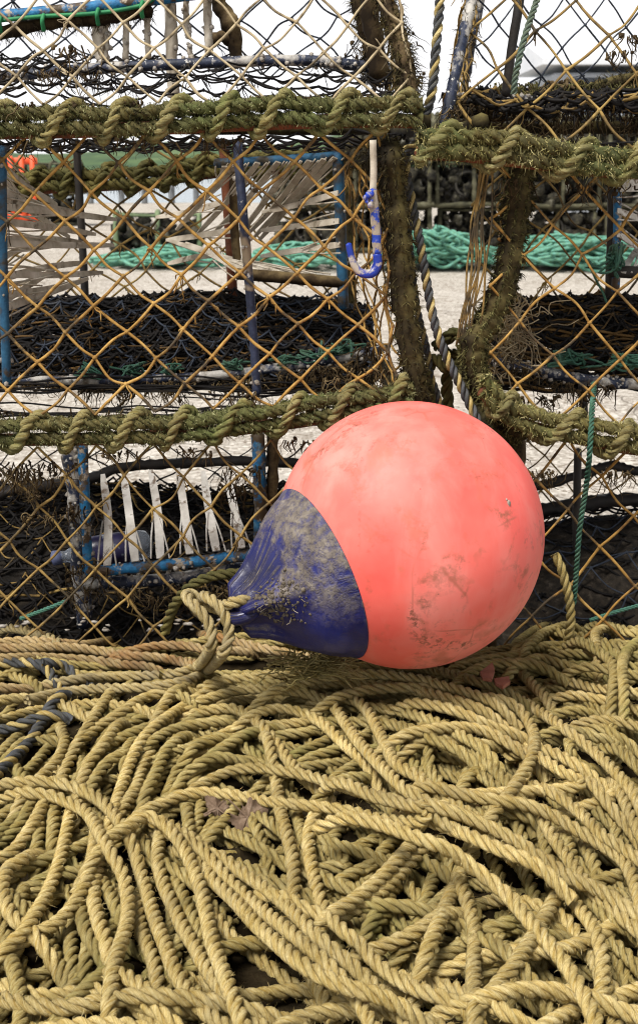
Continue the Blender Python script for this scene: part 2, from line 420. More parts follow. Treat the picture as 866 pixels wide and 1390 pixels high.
# ================================================================== SETTING
def ground_mat():
    t = NT('quay_concrete'); o = t.obj()
    c = t.ramp(t.noise(o, 1.6, 6, .65), [(.3, (.29, .255, .215)), (.52, (.39, .355, .31)), (.75, (.46, .425, .385))])
    peb = t.vor(o, 90, 'F1', 'Color')
    pv = t.n('ShaderNodeSeparateColor', {0: peb}).outputs[0]
    c = t.mix(t.mask(pv, .55, 1.0), c, (.62, .58, .52, 1)); c = t.mix(t.mask(pv, .22, .0), c, (.19, .155, .12, 1))
    c = t.mix(t.mask(t.noise(o, 6, 5, .7, .5), .57, .70), c, (.22, .18, .14, 1))
    cr = t.vor(t.n('ShaderNodeVectorMath', {0: o, 1: t.n('ShaderNodeTexNoise', {'Vector': o, 'Scale': 2.0}).outputs[1]}, operation='ADD').outputs[0], .6, 'DISTANCE_TO_EDGE')
    c = t.mix(t.mask(cr, .006, .0), c, (.12, .10, .08, 1))
    t.set(color=c, rough=.9, spec=.15)
    t.bump(t.math('ADD', t.noise(o, 70, 5, .75), t.vor(o, 90)), .004, .8)
    return t.m
gx = np.linspace(-40, 40, 41); gy = np.r_[np.linspace(-8, 4, 25), np.linspace(4.6, 24.7, 35)]
X, Y_ = np.meshgrid(gx, gy); Z = .006 * np.sin(X * 1.7 + Y_) * np.clip((Y_ - 2.4) / 3, 0, 1)
V = np.stack([X.ravel(), Y_.ravel(), Z.ravel()], 1); nx, ny = len(gx), len(gy)
F = [(j * nx + i, j * nx + i + 1, (j + 1) * nx + i + 1, (j + 1) * nx + i) for j in range(ny - 1) for i in range(nx - 1)]
b = MB().add(V, F); n0 = len(V)
top = V[-nx:]; low = top.copy(); low[:, 2] = -3.2
b.add(np.vstack([top, low]), [(i, i + 1, nx + i + 1, nx + i) for i in range(nx - 1)])
tag(b.build('ground', ground_mat()), 'pale gritty concrete of the quay behind the creels', kind='structure')
t = NT('sea_water'); o_ = t.obj()
t.set(color=(.10, .16, .20, 1), rough=.16, spec=.5); t.bump(t.noise(t.mapped(o_, (1, .35, 1)), 1.4, 4, .6), .25, .6)
b = MB().add([(-900, 24.9, -2.0), (900, 24.9, -2.0), (900, 1600, -2.0), (-900, 1600, -2.0)], [(0, 1, 2, 3)])
tag(b.build('water', t.m), 'pale harbour water beyond the edge of the quay', kind='structure')
# far wooded hill : a real ridge with depth
nxh, nyh = 90, 8
hx = np.linspace(-420, 420, nxh); hv = []
for j in range(nyh):
    for i, x in enumerate(hx):
        r = (9.5 + 2.6 * math.sin(x * .021 + 1) + 1.5 * math.sin(x * .07) + RNG.uniform(-.7, .7)) * math.sin(math.pi * min(1, j / (nyh - 1)) * .5) ** .7
        hv.append((x, 420 + j * 22 + 12 * math.sin(x * .013), -2.2 + r * 1.15))
hf = [(j * nxh + i, j * nxh + i + 1, (j + 1) * nxh + i + 1, (j + 1) * nxh + i) for j in range(nyh - 1) for i in range(nxh - 1)]
mh = blend_mat('wooded_hill', [(.35, (.035, .065, .035)), (.55, (.08, .13, .055)), (.75, (.16, .20, .10))], .06, .9, 0)
tag(MB().add(hv, hf).build('hill', mh), 'green wooded shore across the water', kind='structure')
# quay-edge posts
mp = blend_mat('grey_timber_post', [(.3, (.11, .12, .13)), (.7, (.22, .23, .24))], 6, .8, .003)
for px in (124, 166, 197, 234, 267, 60):
    c = P(px, 280, 24.2); c[2] = 0
    b = MB().tube(catmull([(c[0], c[1], -.02), (c[0], c[1], .2), (c[0] + .01, c[1], .42)], 3), [.058] * 7, 9)
    b.tube([(c[0], c[1], .40), (c[0], c[1], .46)], [.075, .06], 9)
    tag(b.build('quay_post', mp, loc=c), 'grey post standing along the quay edge in front of the water', 'post', 'posts along the quay edge')
# pale-roofed harbour building, top right
bl = thing('harbour_building', 'long low harbour building with pale roof and dark window band', 'building', (5.6, 19.0, 0))
mw = blend_mat('grey_cladding', [(.3, (.30, .33, .37)), (.7, (.42, .45, .49))], 2, .6, 0)
mr_ = blend_mat('pale_roof', [(.3, (.60, .63, .67)), (.7, (.72, .74, .77))], 3, .45, 0)
mg = NT('dark_glass'); mg.set(color=(.02, .03, .045, 1), rough=.12, spec=.6)
MB().box((7.0, 20.2, 1.0), (7.2, 2.4, 2.0), .03).build('wall', mw, bl, smooth=False)
hv = []
for x in (3.2, 10.8):
    hv += [(x, 18.8, 2.10), (x, 21.6, 2.10), (x, 21.6, 2.18), (x, 20.2, 2.46), (x, 18.8, 2.18)]
MB().add(hv, [(0, 1, 6, 5), (1, 2, 7, 6), (2, 3, 8, 7), (3, 4, 9, 8), (4, 0, 5, 9)], [(0, 4, 1), (4, 2, 1), (4, 3, 2), (5, 6, 9), (9, 6, 7), (9, 7, 8)]).build('roof', mr_, bl, smooth=False)
MB().box((7.0, 19.02, 1.62), (6.6, .07, .62), .01).build('window_band', mg.m, bl, smooth=False)
for k in range(5):
    MB().box((4.4 + k * 1.3, 18.985, 1.62), (.05, .05, .66), .006).build('mullion', mw, bl, smooth=False)

# ------------------------------------------------------------------ far things on the quay
def net_edges(corn, cols, rows, rad, jit=.08, knots=1.95, sag=.02, bulge=0.0, miss=0.0, phase=(0, 0), ns=5, shape=None, wob=.12, frays=0):
    """diamond netting spanned between four corners TL, TR, BL, BR (world points)"""
    TL, TR, BL, BR = [np.array(c, float) for c in corn]
    nrm = np.cross(TR - TL, BL - TL); nrm /= np.linalg.norm(nrm)
    if nrm[1] > 0: nrm = -nrm
    R2 = int(rows * 2); pts = {}
    cw = np.linalg.norm(TR - TL) / cols; rng = RNG
    def pos(u, v):
        p = (TL * (1 - u) + TR * u) * (1 - v) + (BL * (1 - u) + BR * u) * v
        p = p + nrm * bulge * 4 * u * (1 - u) * 4 * v * (1 - v) * .5
        if shape is not None: p = p + shape(u, v)
        return p
    for r in range(R2 + 1):
        for c in range(int(cols) + 2):
            u = (c + (.5 if r % 2 else 0) + phase[0]) / cols; v = r / R2
            if -1e-6 <= u <= 1 + .5 / cols:
                p = pos(min(u, 1.0), v) + rng.normal(0, jit * cw, 3) * (.45 if 0 < r < R2 else .2)
                pts[(r, c)] = p
    b = MB()
    for (r, c), p in pts.items():
        if knots and 0 < r < R2:
            # a knot : two short thick crossing turns
            for q in range(2):
                a = rng.normal(0, 1, 3); a /= np.linalg.norm(a)
                b.tube([p - a * rad * 1.1, p, p + a * rad * 1.1], [rad * .7, rad * knots, rad * .7], ns)
            if rng.random() < frays:
                for q in range(rng.integers(2, 5)):
                    d = rng.normal(0, 1, 3); d[2] -= 1.0
                    b.tube(catmull([p, p + d * .004, p + d * .007 + rng.normal(0, .003, 3), p + d * .009 - np.array([0, 0, .006])], 3), [rad * .5] * 9 + [rad * .2], 3)
        for dc in ((0, -1) if r % 2 == 0 else (0, 1)):
            q = pts.get((r + 1, c + dc))
            if q is None or rng.random() < miss: continue
            m = (p + q) / 2; m = m + np.array([0, 0, -sag * np.linalg.norm(q - p)]) + rng.normal(0, .045 * np.linalg.norm(q - p), 3)
            pa = catmull([p, m, q], 4)
            b.tube(pa, rad * rng.uniform(.85, 1.12), ns, caps=False, rnd=rng.uniform(0, 5), wob=wob)
    return b
far_net = M['net_dark']; mfr = blend_mat('far_frame_moss', [(.3, (.02, .02, .012)), (.55, (.075, .07, .04)), (.75, (.20, .19, .13))], 9, .9, 0)
mgr = blend_mat('far_green_frame', [(.3, (.07, .10, .05)), (.6, (.17, .22, .12)), (.8, (.30, .32, .22))], 9, .9, 0)
meye = blend_mat('far_eye_dark', [(.3, (.015, .014, .012)), (.7, (.06, .055, .045))], 9, .9, 0)
mcat = blend_mat('far_debris', [(.42, (.010, .009, .007)), (.56, (.045, .04, .025)), (.64, (.12, .11, .08)), (.70, (.42, .41, .38))], 14, .9, .01)
def far_creel(loc, rot, label, frame_mat, group=None, cat='lobster creel'):
    L, Wd, H = .66, .46, .36
    e = thing('far_creel', label, cat, (0, 0, 0), group)
    b = MB()
    for z, ins in ((.02, 0),):
        loop = [(-L / 2, -Wd / 2, z), (L / 2, -Wd / 2, z), (L / 2, Wd / 2, z), (-L / 2, Wd / 2, z), (-L / 2, -Wd / 2, z)]
        for a, c in zip(loop[:-1], loop[1:]):
            b.tube(catmull([a, (np.array(a) + c) / 2 + RNG.normal(0, .005, 3), c], 5), RNG.uniform(.018, .028, 11), 7)
    b.build('base_frame', frame_mat, e)
    for x in (-L / 2 + .02, 0, L / 2 - .02):
        hp = catmull([(x, -Wd / 2, .02), (x, -Wd / 2 * .95, .22), (x, -Wd / 4, H), (x, Wd / 4, H), (x, Wd / 2 * .95, .22), (x, Wd / 2, .02)], 6)
        MB().tube(hp, RNG.uniform(.014, .024, len(hp)), 7).build('hoop', frame_mat, e)
    for y in (-Wd / 4, Wd / 4):
        b = MB().tube(catmull([(-L / 2, y, H), (0, y, H - .01), (L / 2, y, H)], 6), .012, 6)
        b.build('top_rail', frame_mat, e)
    f = lambda y0, z0, y1, z1: [(-L / 2, y1, z1), (L / 2, y1, z1), (-L / 2, y0, z0), (L / 2, y0, z0)]
    b = net_edges(f(-Wd / 2, .02, -Wd / 4, H), 9, 5, .0028, knots=0, ns=3, wob=0)
    b.join(net_edges(f(Wd / 4, H, -Wd / 4, H - .001), 9, 3, .0028, knots=0, ns=3, wob=0))
    b.join(net_edges(f(Wd / 2, .02, Wd / 4, H), 9, 5, .0028, knots=0, ns=3, wob=0))
    b.build('netting', far_net, e)
    b = MB()   # funnel eye
    ring = [(-.05 + .10 * math.cos(a), -Wd / 2 * .8, .19 + .10 * math.sin(a)) for a in np.linspace(0, 2 * math.pi, 19)]
    b.tube(ring, .012, 6, caps=False); b.build('entrance_ring', meye, e)
    b = MB()
    for k in range(120):
        x, y = RNG.uniform(-L / 2, L / 2), RNG.uniform(-Wd / 2, Wd / 2)
        b.blob((x, y, .03 + .27 * RNG.random()), RNG.uniform(.015, .06), 7, 5, .45)
    b.build('weed_clumps', mcat, e)
    e.location = loc; e.rotation_euler = (0, 0, rot)
    return e
def copy_tree(o, parent=None):
    c = o.copy(); COL.objects.link(c); c.parent = parent
    for ch in [k for k in BYP.get(o.name, [])]: copy_tree(ch, c)
    return c
proto = far_creel((-.05, 10.9, 0), .05, 'dark weedy creel in the far stack beyond the teal rope', mfr, 'creels stacked far behind the teal rope')
BYP = {}
for o in SC.objects:
    if o.parent: BYP.setdefault(o.parent.name, []).append(o)
k = 0
for col in range(5):
    for row in range(3 if col not in (0,) else 2):
        for dep in range(2):
            if col == 0 and row == 0 and dep == 0: continue
            if dep == 1 and row < 1: continue
            c = copy_tree(proto)
            c.location = (-.05 + col * .69 + RNG.uniform(-.03, .03), 10.9 + dep * .52 + RNG.uniform(-.05, .05), row * .375)
            c.rotation_euler = (RNG.uniform(-.03, .03), RNG.uniform(-.03, .03), RNG.uniform(-.12, .12) + (math.pi if RNG.random() < .5 else 0))
for i, (x, y, z) in enumerate([(-4.05, 15.4, 0), (-3.33, 15.5, 0), (-3.9, 15.5, .375), (-3.2, 15.5, .375)]):
    c = copy_tree(proto); c.location = (x, y, z); c.rotation_euler = (0, 0, RNG.uniform(-.2, .2))
    c['label'] = 'brown creel of the small far stack near the orange barrier'; c['group'] = 'small creel stack by the orange barrier'
far_creel((P(212, 350, 9.5)[0], 9.7, 0), .1, 'green framed creel standing alone behind teal rope', mgr)
# orange barrier at the far left
mo = NT('orange_plastic'); mo.set(color=(.75, .09, .02, 1), rough=.5)
c0 = P(14, 250, 15.0); ob = thing('orange_barrier', 'orange slatted plastic barrier far off at the left', 'barrier', (c0[0], 15.0, 0))
for k in range(4):
    MB().box((c0[0] - .10 + k * .125, 15.0, .42), (.055, .03, .80), .008).build('slat', mo.m, ob)
MB().box((c0[0] + .08, 15.03, .12), (.5, .03, .07), .008).build('rail', mo.m, ob)
MB().box((c0[0] + .08, 15.03, .76), (.5, .03, .07), .008).build('rail', mo.m, ob)
# teal ropes : each one continuous rope flaked down in untidy loops
def flaked(name, label, x0, x1, y0, y1, h, nloop, rad, seed):
    g = np.random.default_rng(seed); pts = []
    cx, cy = (x0 + x1) / 2, (y0 + y1) / 2; hx_, hy = (x1 - x0) / 2, (y1 - y0) / 2
    for k in range(nloop):
        f = k / nloop
        ox = cx + g.uniform(-.55, .55) * hx_; oy = cy + g.uniform(-.3, .3) * hy
        a0 = g.uniform(0, 6.28); rx = g.uniform(.22, .6) * hx_; ry = g.uniform(.3, .95) * hy
        ang = g.uniform(-.3, .3)
        for a in np.linspace(0, 5.6, 9):
            u, v = rx * math.cos(a + a0), ry * math.sin(a + a0)
            x = ox + u * math.cos(ang) - v * math.sin(ang); y = oy + u * math.sin(ang) + v * math.cos(ang)
            e = max(0, 1 - ((x - cx) / hx_ / 1.05) ** 2) ** .6
            pts.append((x, y, rad + (f * .55 + .45 * g.random()) * h * e))
    p = catmull(pts, 5)
    r_ = MB().tube(p, rad, 7, rnd=seed)
    tag(r_.build(name, M['teal'], loc=(cx, cy, 0)), label, 'rope')
flaked('heaped_rope', 'heap of teal rope at the foot of the green framed creel', P(118, 362, 9.2)[0], P(322, 362, 9.2)[0], 8.9, 9.6, .14, 34, .0115, 3)
flaked('heaped_rope', 'teal rope heap seen through the left creel beside its centre tube', P(322, 365, 8.9)[0], P(470, 365, 8.9)[0], 8.6, 9.4, .18, 34, .0115, 4)
flaked('heaped_rope', 'large heap of teal rope seen between the two stacks', P(505, 371, 8.9)[0], P(678, 371, 8.9)[0], 8.6, 9.6, .30, 60, .0115, 5)
flaked('heaped_rope', 'long teal rope heap seen through the right creel', P(672, 371, 8.9)[0], P(900, 371, 8.9)[0], 8.7, 9.7, .24, 64, .0115, 6)
# ================================================================== THE SIX CREELS
YF, YB = 1.55, 2.12
GRP = 'lobster creels stacked behind the buoy'
def tubeobj(name, pts, r, mat, parent, ns=9, n=8, wob=.05, crust=0, rn=None):
    p = catmull(np.asarray(pts), n)
    b = MB().tube(p, r if rn is None else rn(np.linspace(0, 1, len(p))), ns, wob=wob)
    o = b.build(name, mat, parent)
    if crust:
        c = MB(); V = np.vstack(b.V); N = np.vstack(b.Nn)
        for i in RNG.choice(len(V), crust): c.blob(V[i] + N[i] * .0005, RNG.uniform(.0015, .0042), 6, 3, .3)
        c.build('barnacle', M['crust'], o)
        c_ = [x for x in COL.objects if x.parent == o][-1]; c_['kind'] = 'stuff'
    return o
def rail(parent, pts, wraps, kind='green', R=.0082, bar=.0085, name='base_rail', fuzz=2600, px0=0):
    """steel bar with two ropes laid along it and a third lashed round in spaced turns"""
    mat, mos = {'green': (M['moss_rope'], M['moss']), 'tan': (M['moss_rope'], M['moss_tan']), 'dark': (M['rope_dark'], M['moss_dark'])}[kind]
    lmat = M['rope_dark'] if kind == 'dark' else M['moss_pale']
    p, L = resample(catmull(pts, 12), .004)
    n = len(p); wv = RNG.uniform(0, 6, 4)
    wob = lambda a, k: a * np.sin(L * k + wv[0]) + a * .6 * np.sin(L * k * 2.3 + wv[1])
    o = MB().tube(p + np.stack([0 * L, 0 * L + .004, 0 * L - .010], 1), bar, 9).build(name, M['rust'], parent)
    ropes = MB(); src = MB()
    for dy, dz in ((-.0095, .0100), (-.0095, -.0078), (.011, .009)):
        q = p + np.stack([0 * L, dy + wob(.0015, 30 + 9 * dz * 100), dz + wob(.002, 22)], 1)
        ropes.rope(q, R * RNG.uniform(.95, 1.1), rnd=RNG.uniform(0, 9), pitch=R * 4.6, per=10, depth=.88)
    ropes.lumpy()
    a = ropes.build('laid_rope', mat, o)
    lash = MB(); rb = .0198
    ph = 2 * math.pi * L / wraps + wv[2]
    ph = ph + .55 * np.sin(L * 17 + wv[3]) + .35 * np.sin(L * 41 + wv[1])
    q = p + np.stack([0 * L, -rb * np.cos(ph) * .95, rb * np.sin(ph) * 1.1], 1)
    # dense sampling of the helix
    q, _ = resample(q, .004)
    lash.rope(q, R * .96, rnd=3, pitch=R * 4.6, per=10, depth=.88); lash.lumpy()
    b = lash.build('lashing_rope', lmat, o)
    src.V = ropes.V; src.Nn = ropes.Nn
    f = MB().fuzz(lash, int(fuzz * .7), .0022, .0007, .15, curl=.8).fuzz(src, int(fuzz * (1.8 if kind == 'tan' else 3.2)) if kind != 'dark' else fuzz * (5 if kind != 'dark' else 2), .0030 if kind != 'dark' else .010, .0010, .15 if kind != 'dark' else .6, curl=.8)
    f.fuzz(src, fuzz // 5, .009, .0008, .7, curl=.9)
    m = f.build('moss', mos, o); m['kind'] = 'stuff'
    return o
def weed(parent, spots, name='weed', mat=None):
    """shaggy dried algae hanging from points: (x, y, z, spread, length, count)"""
    b = MB()
    for (c, sp, ln, n) in spots:
        for k in range(n):
            s = np.array(c) + RNG.normal(0, 1, 3) * np.array([sp, .008, sp * .12])
            l = ln * RNG.uniform(.3, 1.15); d = np.array([0, 0, -1.0]); pts = [s]
            for q in range(5):
                d = d + RNG.normal(0, .55, 3); d[2] -= .25; d /= np.linalg.norm(d)
                pts.append(pts[-1] + d * l / 5)
            b.tube(catmull(pts, 2), np.linspace(.0013, .0003, 11) * RNG.uniform(.5, 1.3), 3)
            if RNG.random() < .3: b.blob(pts[RNG.integers(0, 3)], RNG.uniform(.0015, .0035), 5, 3, .5)
    o = b.build(name, mat or M['weed'], parent); o['kind'] = 'stuff'
    return o
def hoop(parent, front, back, top_z, r, mat, fur=0, name='end_hoop', ns=9, wob=.12, furmat='moss_dark', wrap=None, furlen=.012):
    """front and back: lists of world points bottom-up (front) and top-down (back); joined over the top"""
    f = np.asarray(front); bk = np.asarray(back)
    a, b_ = f[-1], bk[0]
    mid = [[a[0] * .7 + b_[0] * .3, a[1] * .7 + b_[1] * .3, top_z], [a[0] * .3 + b_[0] * .7, a[1] * .3 + b_[1] * .7, top_z]]
    p = catmull(np.vstack([f, mid, bk]), 8)
    b = MB().tube(p, r * RNG.uniform(.85, 1.15, len(p)), ns, wob=wob)
    o = b.build(name, mat, parent)
    if wrap:
        q, L = resample(p, .003); T, N, B = frames(q)
        h = q + (N * np.cos(2 * math.pi * L / wrap)[:, None] + B * np.sin(2 * math.pi * L / wrap)[:, None]) * r * 1.15
        w_ = MB().rope(resample(h, .004)[0], .0075, per=8, pitch=.036)
        w_.build('wrapping_rope', M['moss_rope'] if furmat == 'moss' else M['rope_dark'], o)
        b.V += w_.V; b.Nn += w_.Nn
    if fur:
        f_ = MB().fuzz(b, fur, furlen, .0011, .5, curl=.7).build('weed_fur', M[furmat], o); f_['kind'] = 'stuff'
    return o
def fingers(parent, lst, mat, frays=True, name='funnel_finger', w=.0085):
    """each finger: root, tip (world). A flat plastic strip with two thin side legs to the root bar"""
    out = []
    for root, tip, side in lst:
        root, tip, side = map(np.array, (root, tip, side))
        m = root * .5 + tip * .5 + RNG.normal(0, .0025, 3)
        b = MB().strip(catmull([root, m, tip], 5), np.interp(np.linspace(0, 1, 11), [0, .1, .85, 1], [w * .85, w, w * .9, w * .5]), .0022, wdir=side)
        out.append(b.build(name, mat, parent, smooth=False))
        if frays:
            s = MB()
            for sg in (-1, 1):
                s.tube(catmull([root + side * sg * .013, root * .75 + tip * .25 + side * sg * .009, root * .52 + tip * .48 + side * sg * .003], 4), .0013, 5)
            s.build('side_leg', mat, out[-1])
    return out
def netted_floor(parent, z_of, x0, x1, y0, y1, layers, name='floor_mesh'):
    """layers: (material, columns, rows, radius, lift)"""
    for mt, co_, ro_, r_, lf in layers:
        def shp(u, v): return np.array([0, 0, float(z_of(np.array([x0 + (x1 - x0) * u]), np.array([1 - v]))[0]) + lf])
        b = net_edges([(x0, y1, 0), (x1, y1, 0), (x0, y0, 0), (x1, y0, 0)], co_, ro_, r_, jit=.22, knots=2.1, sag=.12, shape=shp, miss=.1, phase=(RNG.uniform(0, .4), 0), frays=.12, ns=4)
        b.build(name, mt, parent)
def mat_strands(parent, z_of, x0, x1, y0, y1, n, mats, name='floor_netting', r=.0017, wave=.004, cross=True, sheet=None):
    """dense sagging floor netting: many strands lying nearly parallel plus short crossing links"""
    for mi, (mt, share) in enumerate(mats):
        b = MB()
        for k in range(int(n * share)):
            v = RNG.random(); xs = np.linspace(x0, x1, 26)
            a = RNG.uniform(0, 6); kx = RNG.uniform(9, 22)
            yy = y0 + (y1 - y0) * np.clip(v + .05 * np.sin(xs * kx + a) + RNG.normal(0, .008, 26), 0, 1)
            i0, i1 = sorted(RNG.integers(0, 26, 2)) if RNG.random() < .4 else (0, 25)
            if i1 - i0 < 6: i0, i1 = 0, 25
            zz = z_of(xs, (yy - y0) / (y1 - y0)) + wave * np.sin(xs * kx * 1.7 + a) + RNG.uniform(-.006, .006)
            pth = np.stack([xs, yy, zz], 1)[i0:i1 + 1]
            b.tube(catmull(pth, 2), r * RNG.uniform(.7, 1.5), 4, caps=False, rnd=k)
        if cross and mi == 0:
            for k in range(int(n * 1.3)):
                v = RNG.random(); x = RNG.uniform(x0, x1); yv = y0 + (y1 - y0) * v
                dv = RNG.uniform(.05, .15); y2 = y0 + (y1 - y0) * min(1, v + dv); x2 = x + RNG.uniform(-.035, .035)
                p0 = (x, yv, float(z_of(np.array([x]), np.array([v]))[0])); p1 = (x2, y2, float(z_of(np.array([x2]), np.array([min(1, v + dv)]))[0]))
                mid = (np.array(p0) + p1) / 2 + RNG.normal(0, .004, 3)
                b.tube(catmull([p0, mid, p1], 3), r * .9, 4, caps=False, rnd=k)
        o = b.build(name if mi == 0 else name + '_strands', mt, parent); o['kind'] = 'stuff'
def side_frame(parent, x0, x1, z0, dark=True):
    """the rest of the base frame, so the creel is whole from any side: back rail and two end rails"""
    for pts in ([(x0, YB, z0), ((x0 + x1) / 2, YB, z0 + .004), (x1, YB, z0)], [(x0, YF + .012, z0 - .006), (x0, 1.83, z0 - .008), (x0, YB, z0)], [(x1, YF + .012, z0 - .006), (x1, 1.83, z0 - .008), (x1, YB, z0)]):
        p = catmull(pts, 8)
        tubeobj('base_frame', pts, .0105, M['moss_dark'], parent, n=8, wob=.2)

# ---------------- heights
Zb, Zm, Zu, Zt = .030, .396, .783, 1.165
XL0, XL1, XR0, XR1 = -.62, .125, .215, .78

# ================ left stack, MIDDLE
ml = thing('lobster_creel', 'creel of orange brown netting in the middle of the left stack, pale fingered funnels inside', 'lobster creel', (-.25, 1.83, Zm), GRP)
rail(ml, PP([(-330, 604), (-150, 596), (0, 588), (130, 586), (250, 580), (330, 572), (410, 562), (480, 548), (560, 534)], 1.55), .068, 'green', fuzz=7500)
side_frame(ml, XL0, XL1 - .01, Zm)
hoop(ml, PP([(566, 545), (562, 500), (548, 420), (541, 330), (533, 250), (528, 205)], 1.56), PP([(466, 205), (470, 330), (474, 430), (478, 500)], 2.08), Zu - .045, .0145, M['moss_dark'], fur=9000, furlen=.0062, wob=.2)
tubeobj('middle_hoop', PP([(349, 535, 1.60), (345, 470, 1.61), (338, 380, 1.62), (330, 290, 1.63), (322, 192, 1.66)]), .0062, M['pipe_spot'], ml, crust=26)
for px_, d_ in ((108, 2.08), (308, 2.08)):
    tubeobj('back_post', PP([(px_ - 4, 190), (px_, 260), (px_ + 5, 340), (px_ + 9, 430), (px_ + 11, 500)], d_), .0065 if px_ < 200 else .0085, M['black'] if px_ < 200 else M['rust'], ml)
tubeobj('end_post', PP([(3, 200, 1.60), (4, 300, 1.60), (6, 400, 1.60), (10, 520, 1.60)]), .0060, M['blue_dull'], ml, crust=10)
tubeobj('cross_rod', PP([(-300, 524, 1.84), (-100, 520, 1.84), (45, 517, 1.84), (180, 515, 1.84), (300, 509, 1.84), (433, 491, 1.84), (520, 474, 1.84)]), .0072, M['pipe'], ml, crust=70)
# back mossy rail, lumpy with dark weed
o = rail(ml, PP([(-250, 262), (-60, 256), (20, 250), (110, 246), (200, 240), (300, 226), (470, 216)], 2.10), .055, 'dark', R=.009, name='back_rail', fuzz=2200)
# netting
def end_skew(u, v): return np.array([0, -.02 * math.sin(math.pi * v), 0])
net = net_edges([P(-352, 182, 1.555), P(522, 178, 1.555), P(-352, 583, 1.545), P(540, 545, 1.555)], 11.2, 5.4, .002, jit=.05, bulge=-.03, phase=(.06, 0), frays=.25)
net.build('front_netting', M['net'], ml)
nb = net_edges([P(-420, 190, YB), P(470, 190, YB), P(-420, 505, YB), P(480, 505, YB)], 13, 5.5, .0019, jit=.14, knots=1.9, frays=.3, miss=.05)
nb.build('back_netting', M['net_olive'], ml)
ne = net_edges([P(520, 185, 1.56), P(468, 190, 2.08), P(545, 540, 1.56), P(480, 500, 2.08)], 5, 6, .0015, jit=.1, frays=.1)
ne.build('end_netting', M['net'], ml)
nt_ = net_edges([(XL0, YF + .01, Zu - .02), (XL1 - .02, YF + .01, Zu - .02), (XL0, YB, Zu - .03), (XL1 - .02, YB, Zu - .03)], 11, 7, .0015, jit=.1, knots=0, sag=.1)
nt_.build('top_netting', M['net_dark'], ml)
# funnel eyes
eye = tubeobj('funnel_bar', PP([(292, 222), (370, 218), (456, 212)], 1.90), .0068, M['blue_dull'], ml)
tubeobj('funnel_bar', PP([(458, 208), (462, 300), (466, 418)], 1.90), .0085, M['blue_dull'], ml, crust=8)
tubeobj('funnel_bar', PP([(322, 372), (400, 378), (470, 384)], 1.90), .009, M['weed'], ml)
tubeobj('funnel_bar', PP([(318, 216), (318, 300), (324, 376)], 1.97), .007, M['weed'], ml)
fl = []
for (a, b_) in [((305, 226), (290, 258)), ((322, 222), (240, 312)), ((350, 221), (268, 318)), ((378, 220), (290, 316)), ((398, 219), (316, 330)), ((420, 218), (336, 318)), ((440, 216), (345, 322)), ((455, 214), (352, 326))]:
    fl.append((P(*a, 1.89), P(*b_, 2.06), RGT))
for (a, b_) in [((459, 262), (356, 288)), ((460, 300), (354, 313)), ((462, 332), (354, 348))]:
    fl.append((P(*a, 1.89), P(*b_, 2.0), UPV))
for (a, b_) in [((330, 372), (252, 330)), ((360, 374), (258, 332)), ((400, 378), (262, 336)), ((440, 380), (300, 348)), ((420, 380), (228, 326))]:
    fl.append((P(*a, 1.90), P(*b_, 2.04), RGT * .7 + UPV * .7))
for (a, b_) in [((300, 275), (212, 295)), ((318, 312), (226, 326)), ((300, 345), (228, 358))]:
    fl.append((P(*a, 1.99), P(*b_, 2.08), UPV))
fingers(ml, fl, M['finger'], w=.0095)
fl = []
for (a, b_) in [((4, 222), (78, 278)), ((4, 240), (60, 300)), ((6, 268), (110, 290)), ((5, 280), (158, 298)), ((6, 300), (130, 318)), ((6, 325), (115, 330)), ((6, 330), (155, 333)), ((8, 372), (140, 370)), ((8, 378), (118, 356)), ((8, 400), (108, 382)), ((8, 410), (86, 356)), ((8, 420), (120, 378)), ((6, 255), (95, 322)), ((8, 350), (60, 336))]:
    fl.append((P(a[0] - 4, a[1], 1.66), P(*b_, 1.92), UPV))
fingers(ml, fl, M['finger'], w=.0095)
# bundled dark floor netting
zf = lambda x, v: .405 + .105 * np.sin(np.clip(v, 0, 1) * math.pi * .62) ** .9 * np.clip(1 - ((x + .22) / .42) ** 4, .1, 1) + .007 * np.sin(x * 23) * v
mat_strands(ml, zf, XL0 + .02, XL1 - .04, 1.86, 2.11, 60, [(M['net_dark'], .6), (M['net_ochre'], .4)], r=.0017, wave=.006)
netted_floor(ml, zf, XL0 + .02, XL1 - .04, 1.855, 2.11, [(M['net_dark'], 22, 13, .0021, .002), (M['net_dark'], 18, 11, .0021, .010), (M['net_ochre'], 14, 6, .0015, .006), (M['net_blue'], 13, 5, .0017, .012)])
zf2 = lambda x, v: zf(x, v) - .014
mat_strands(ml, zf2, XL0 + .02, XL1 - .04, 1.93, 2.11, 120, [(M['net_dark'], 1.0)], r=.003, name='floor_underlay', cross=False)
mat_strands(ml, lambda x, v: .400 + .03 * v, XL0 + .02, XL1 - .05, 1.58, 1.86, 16, [(M['net_dark'], 1.0)], r=.0013, name='front_floor_netting')
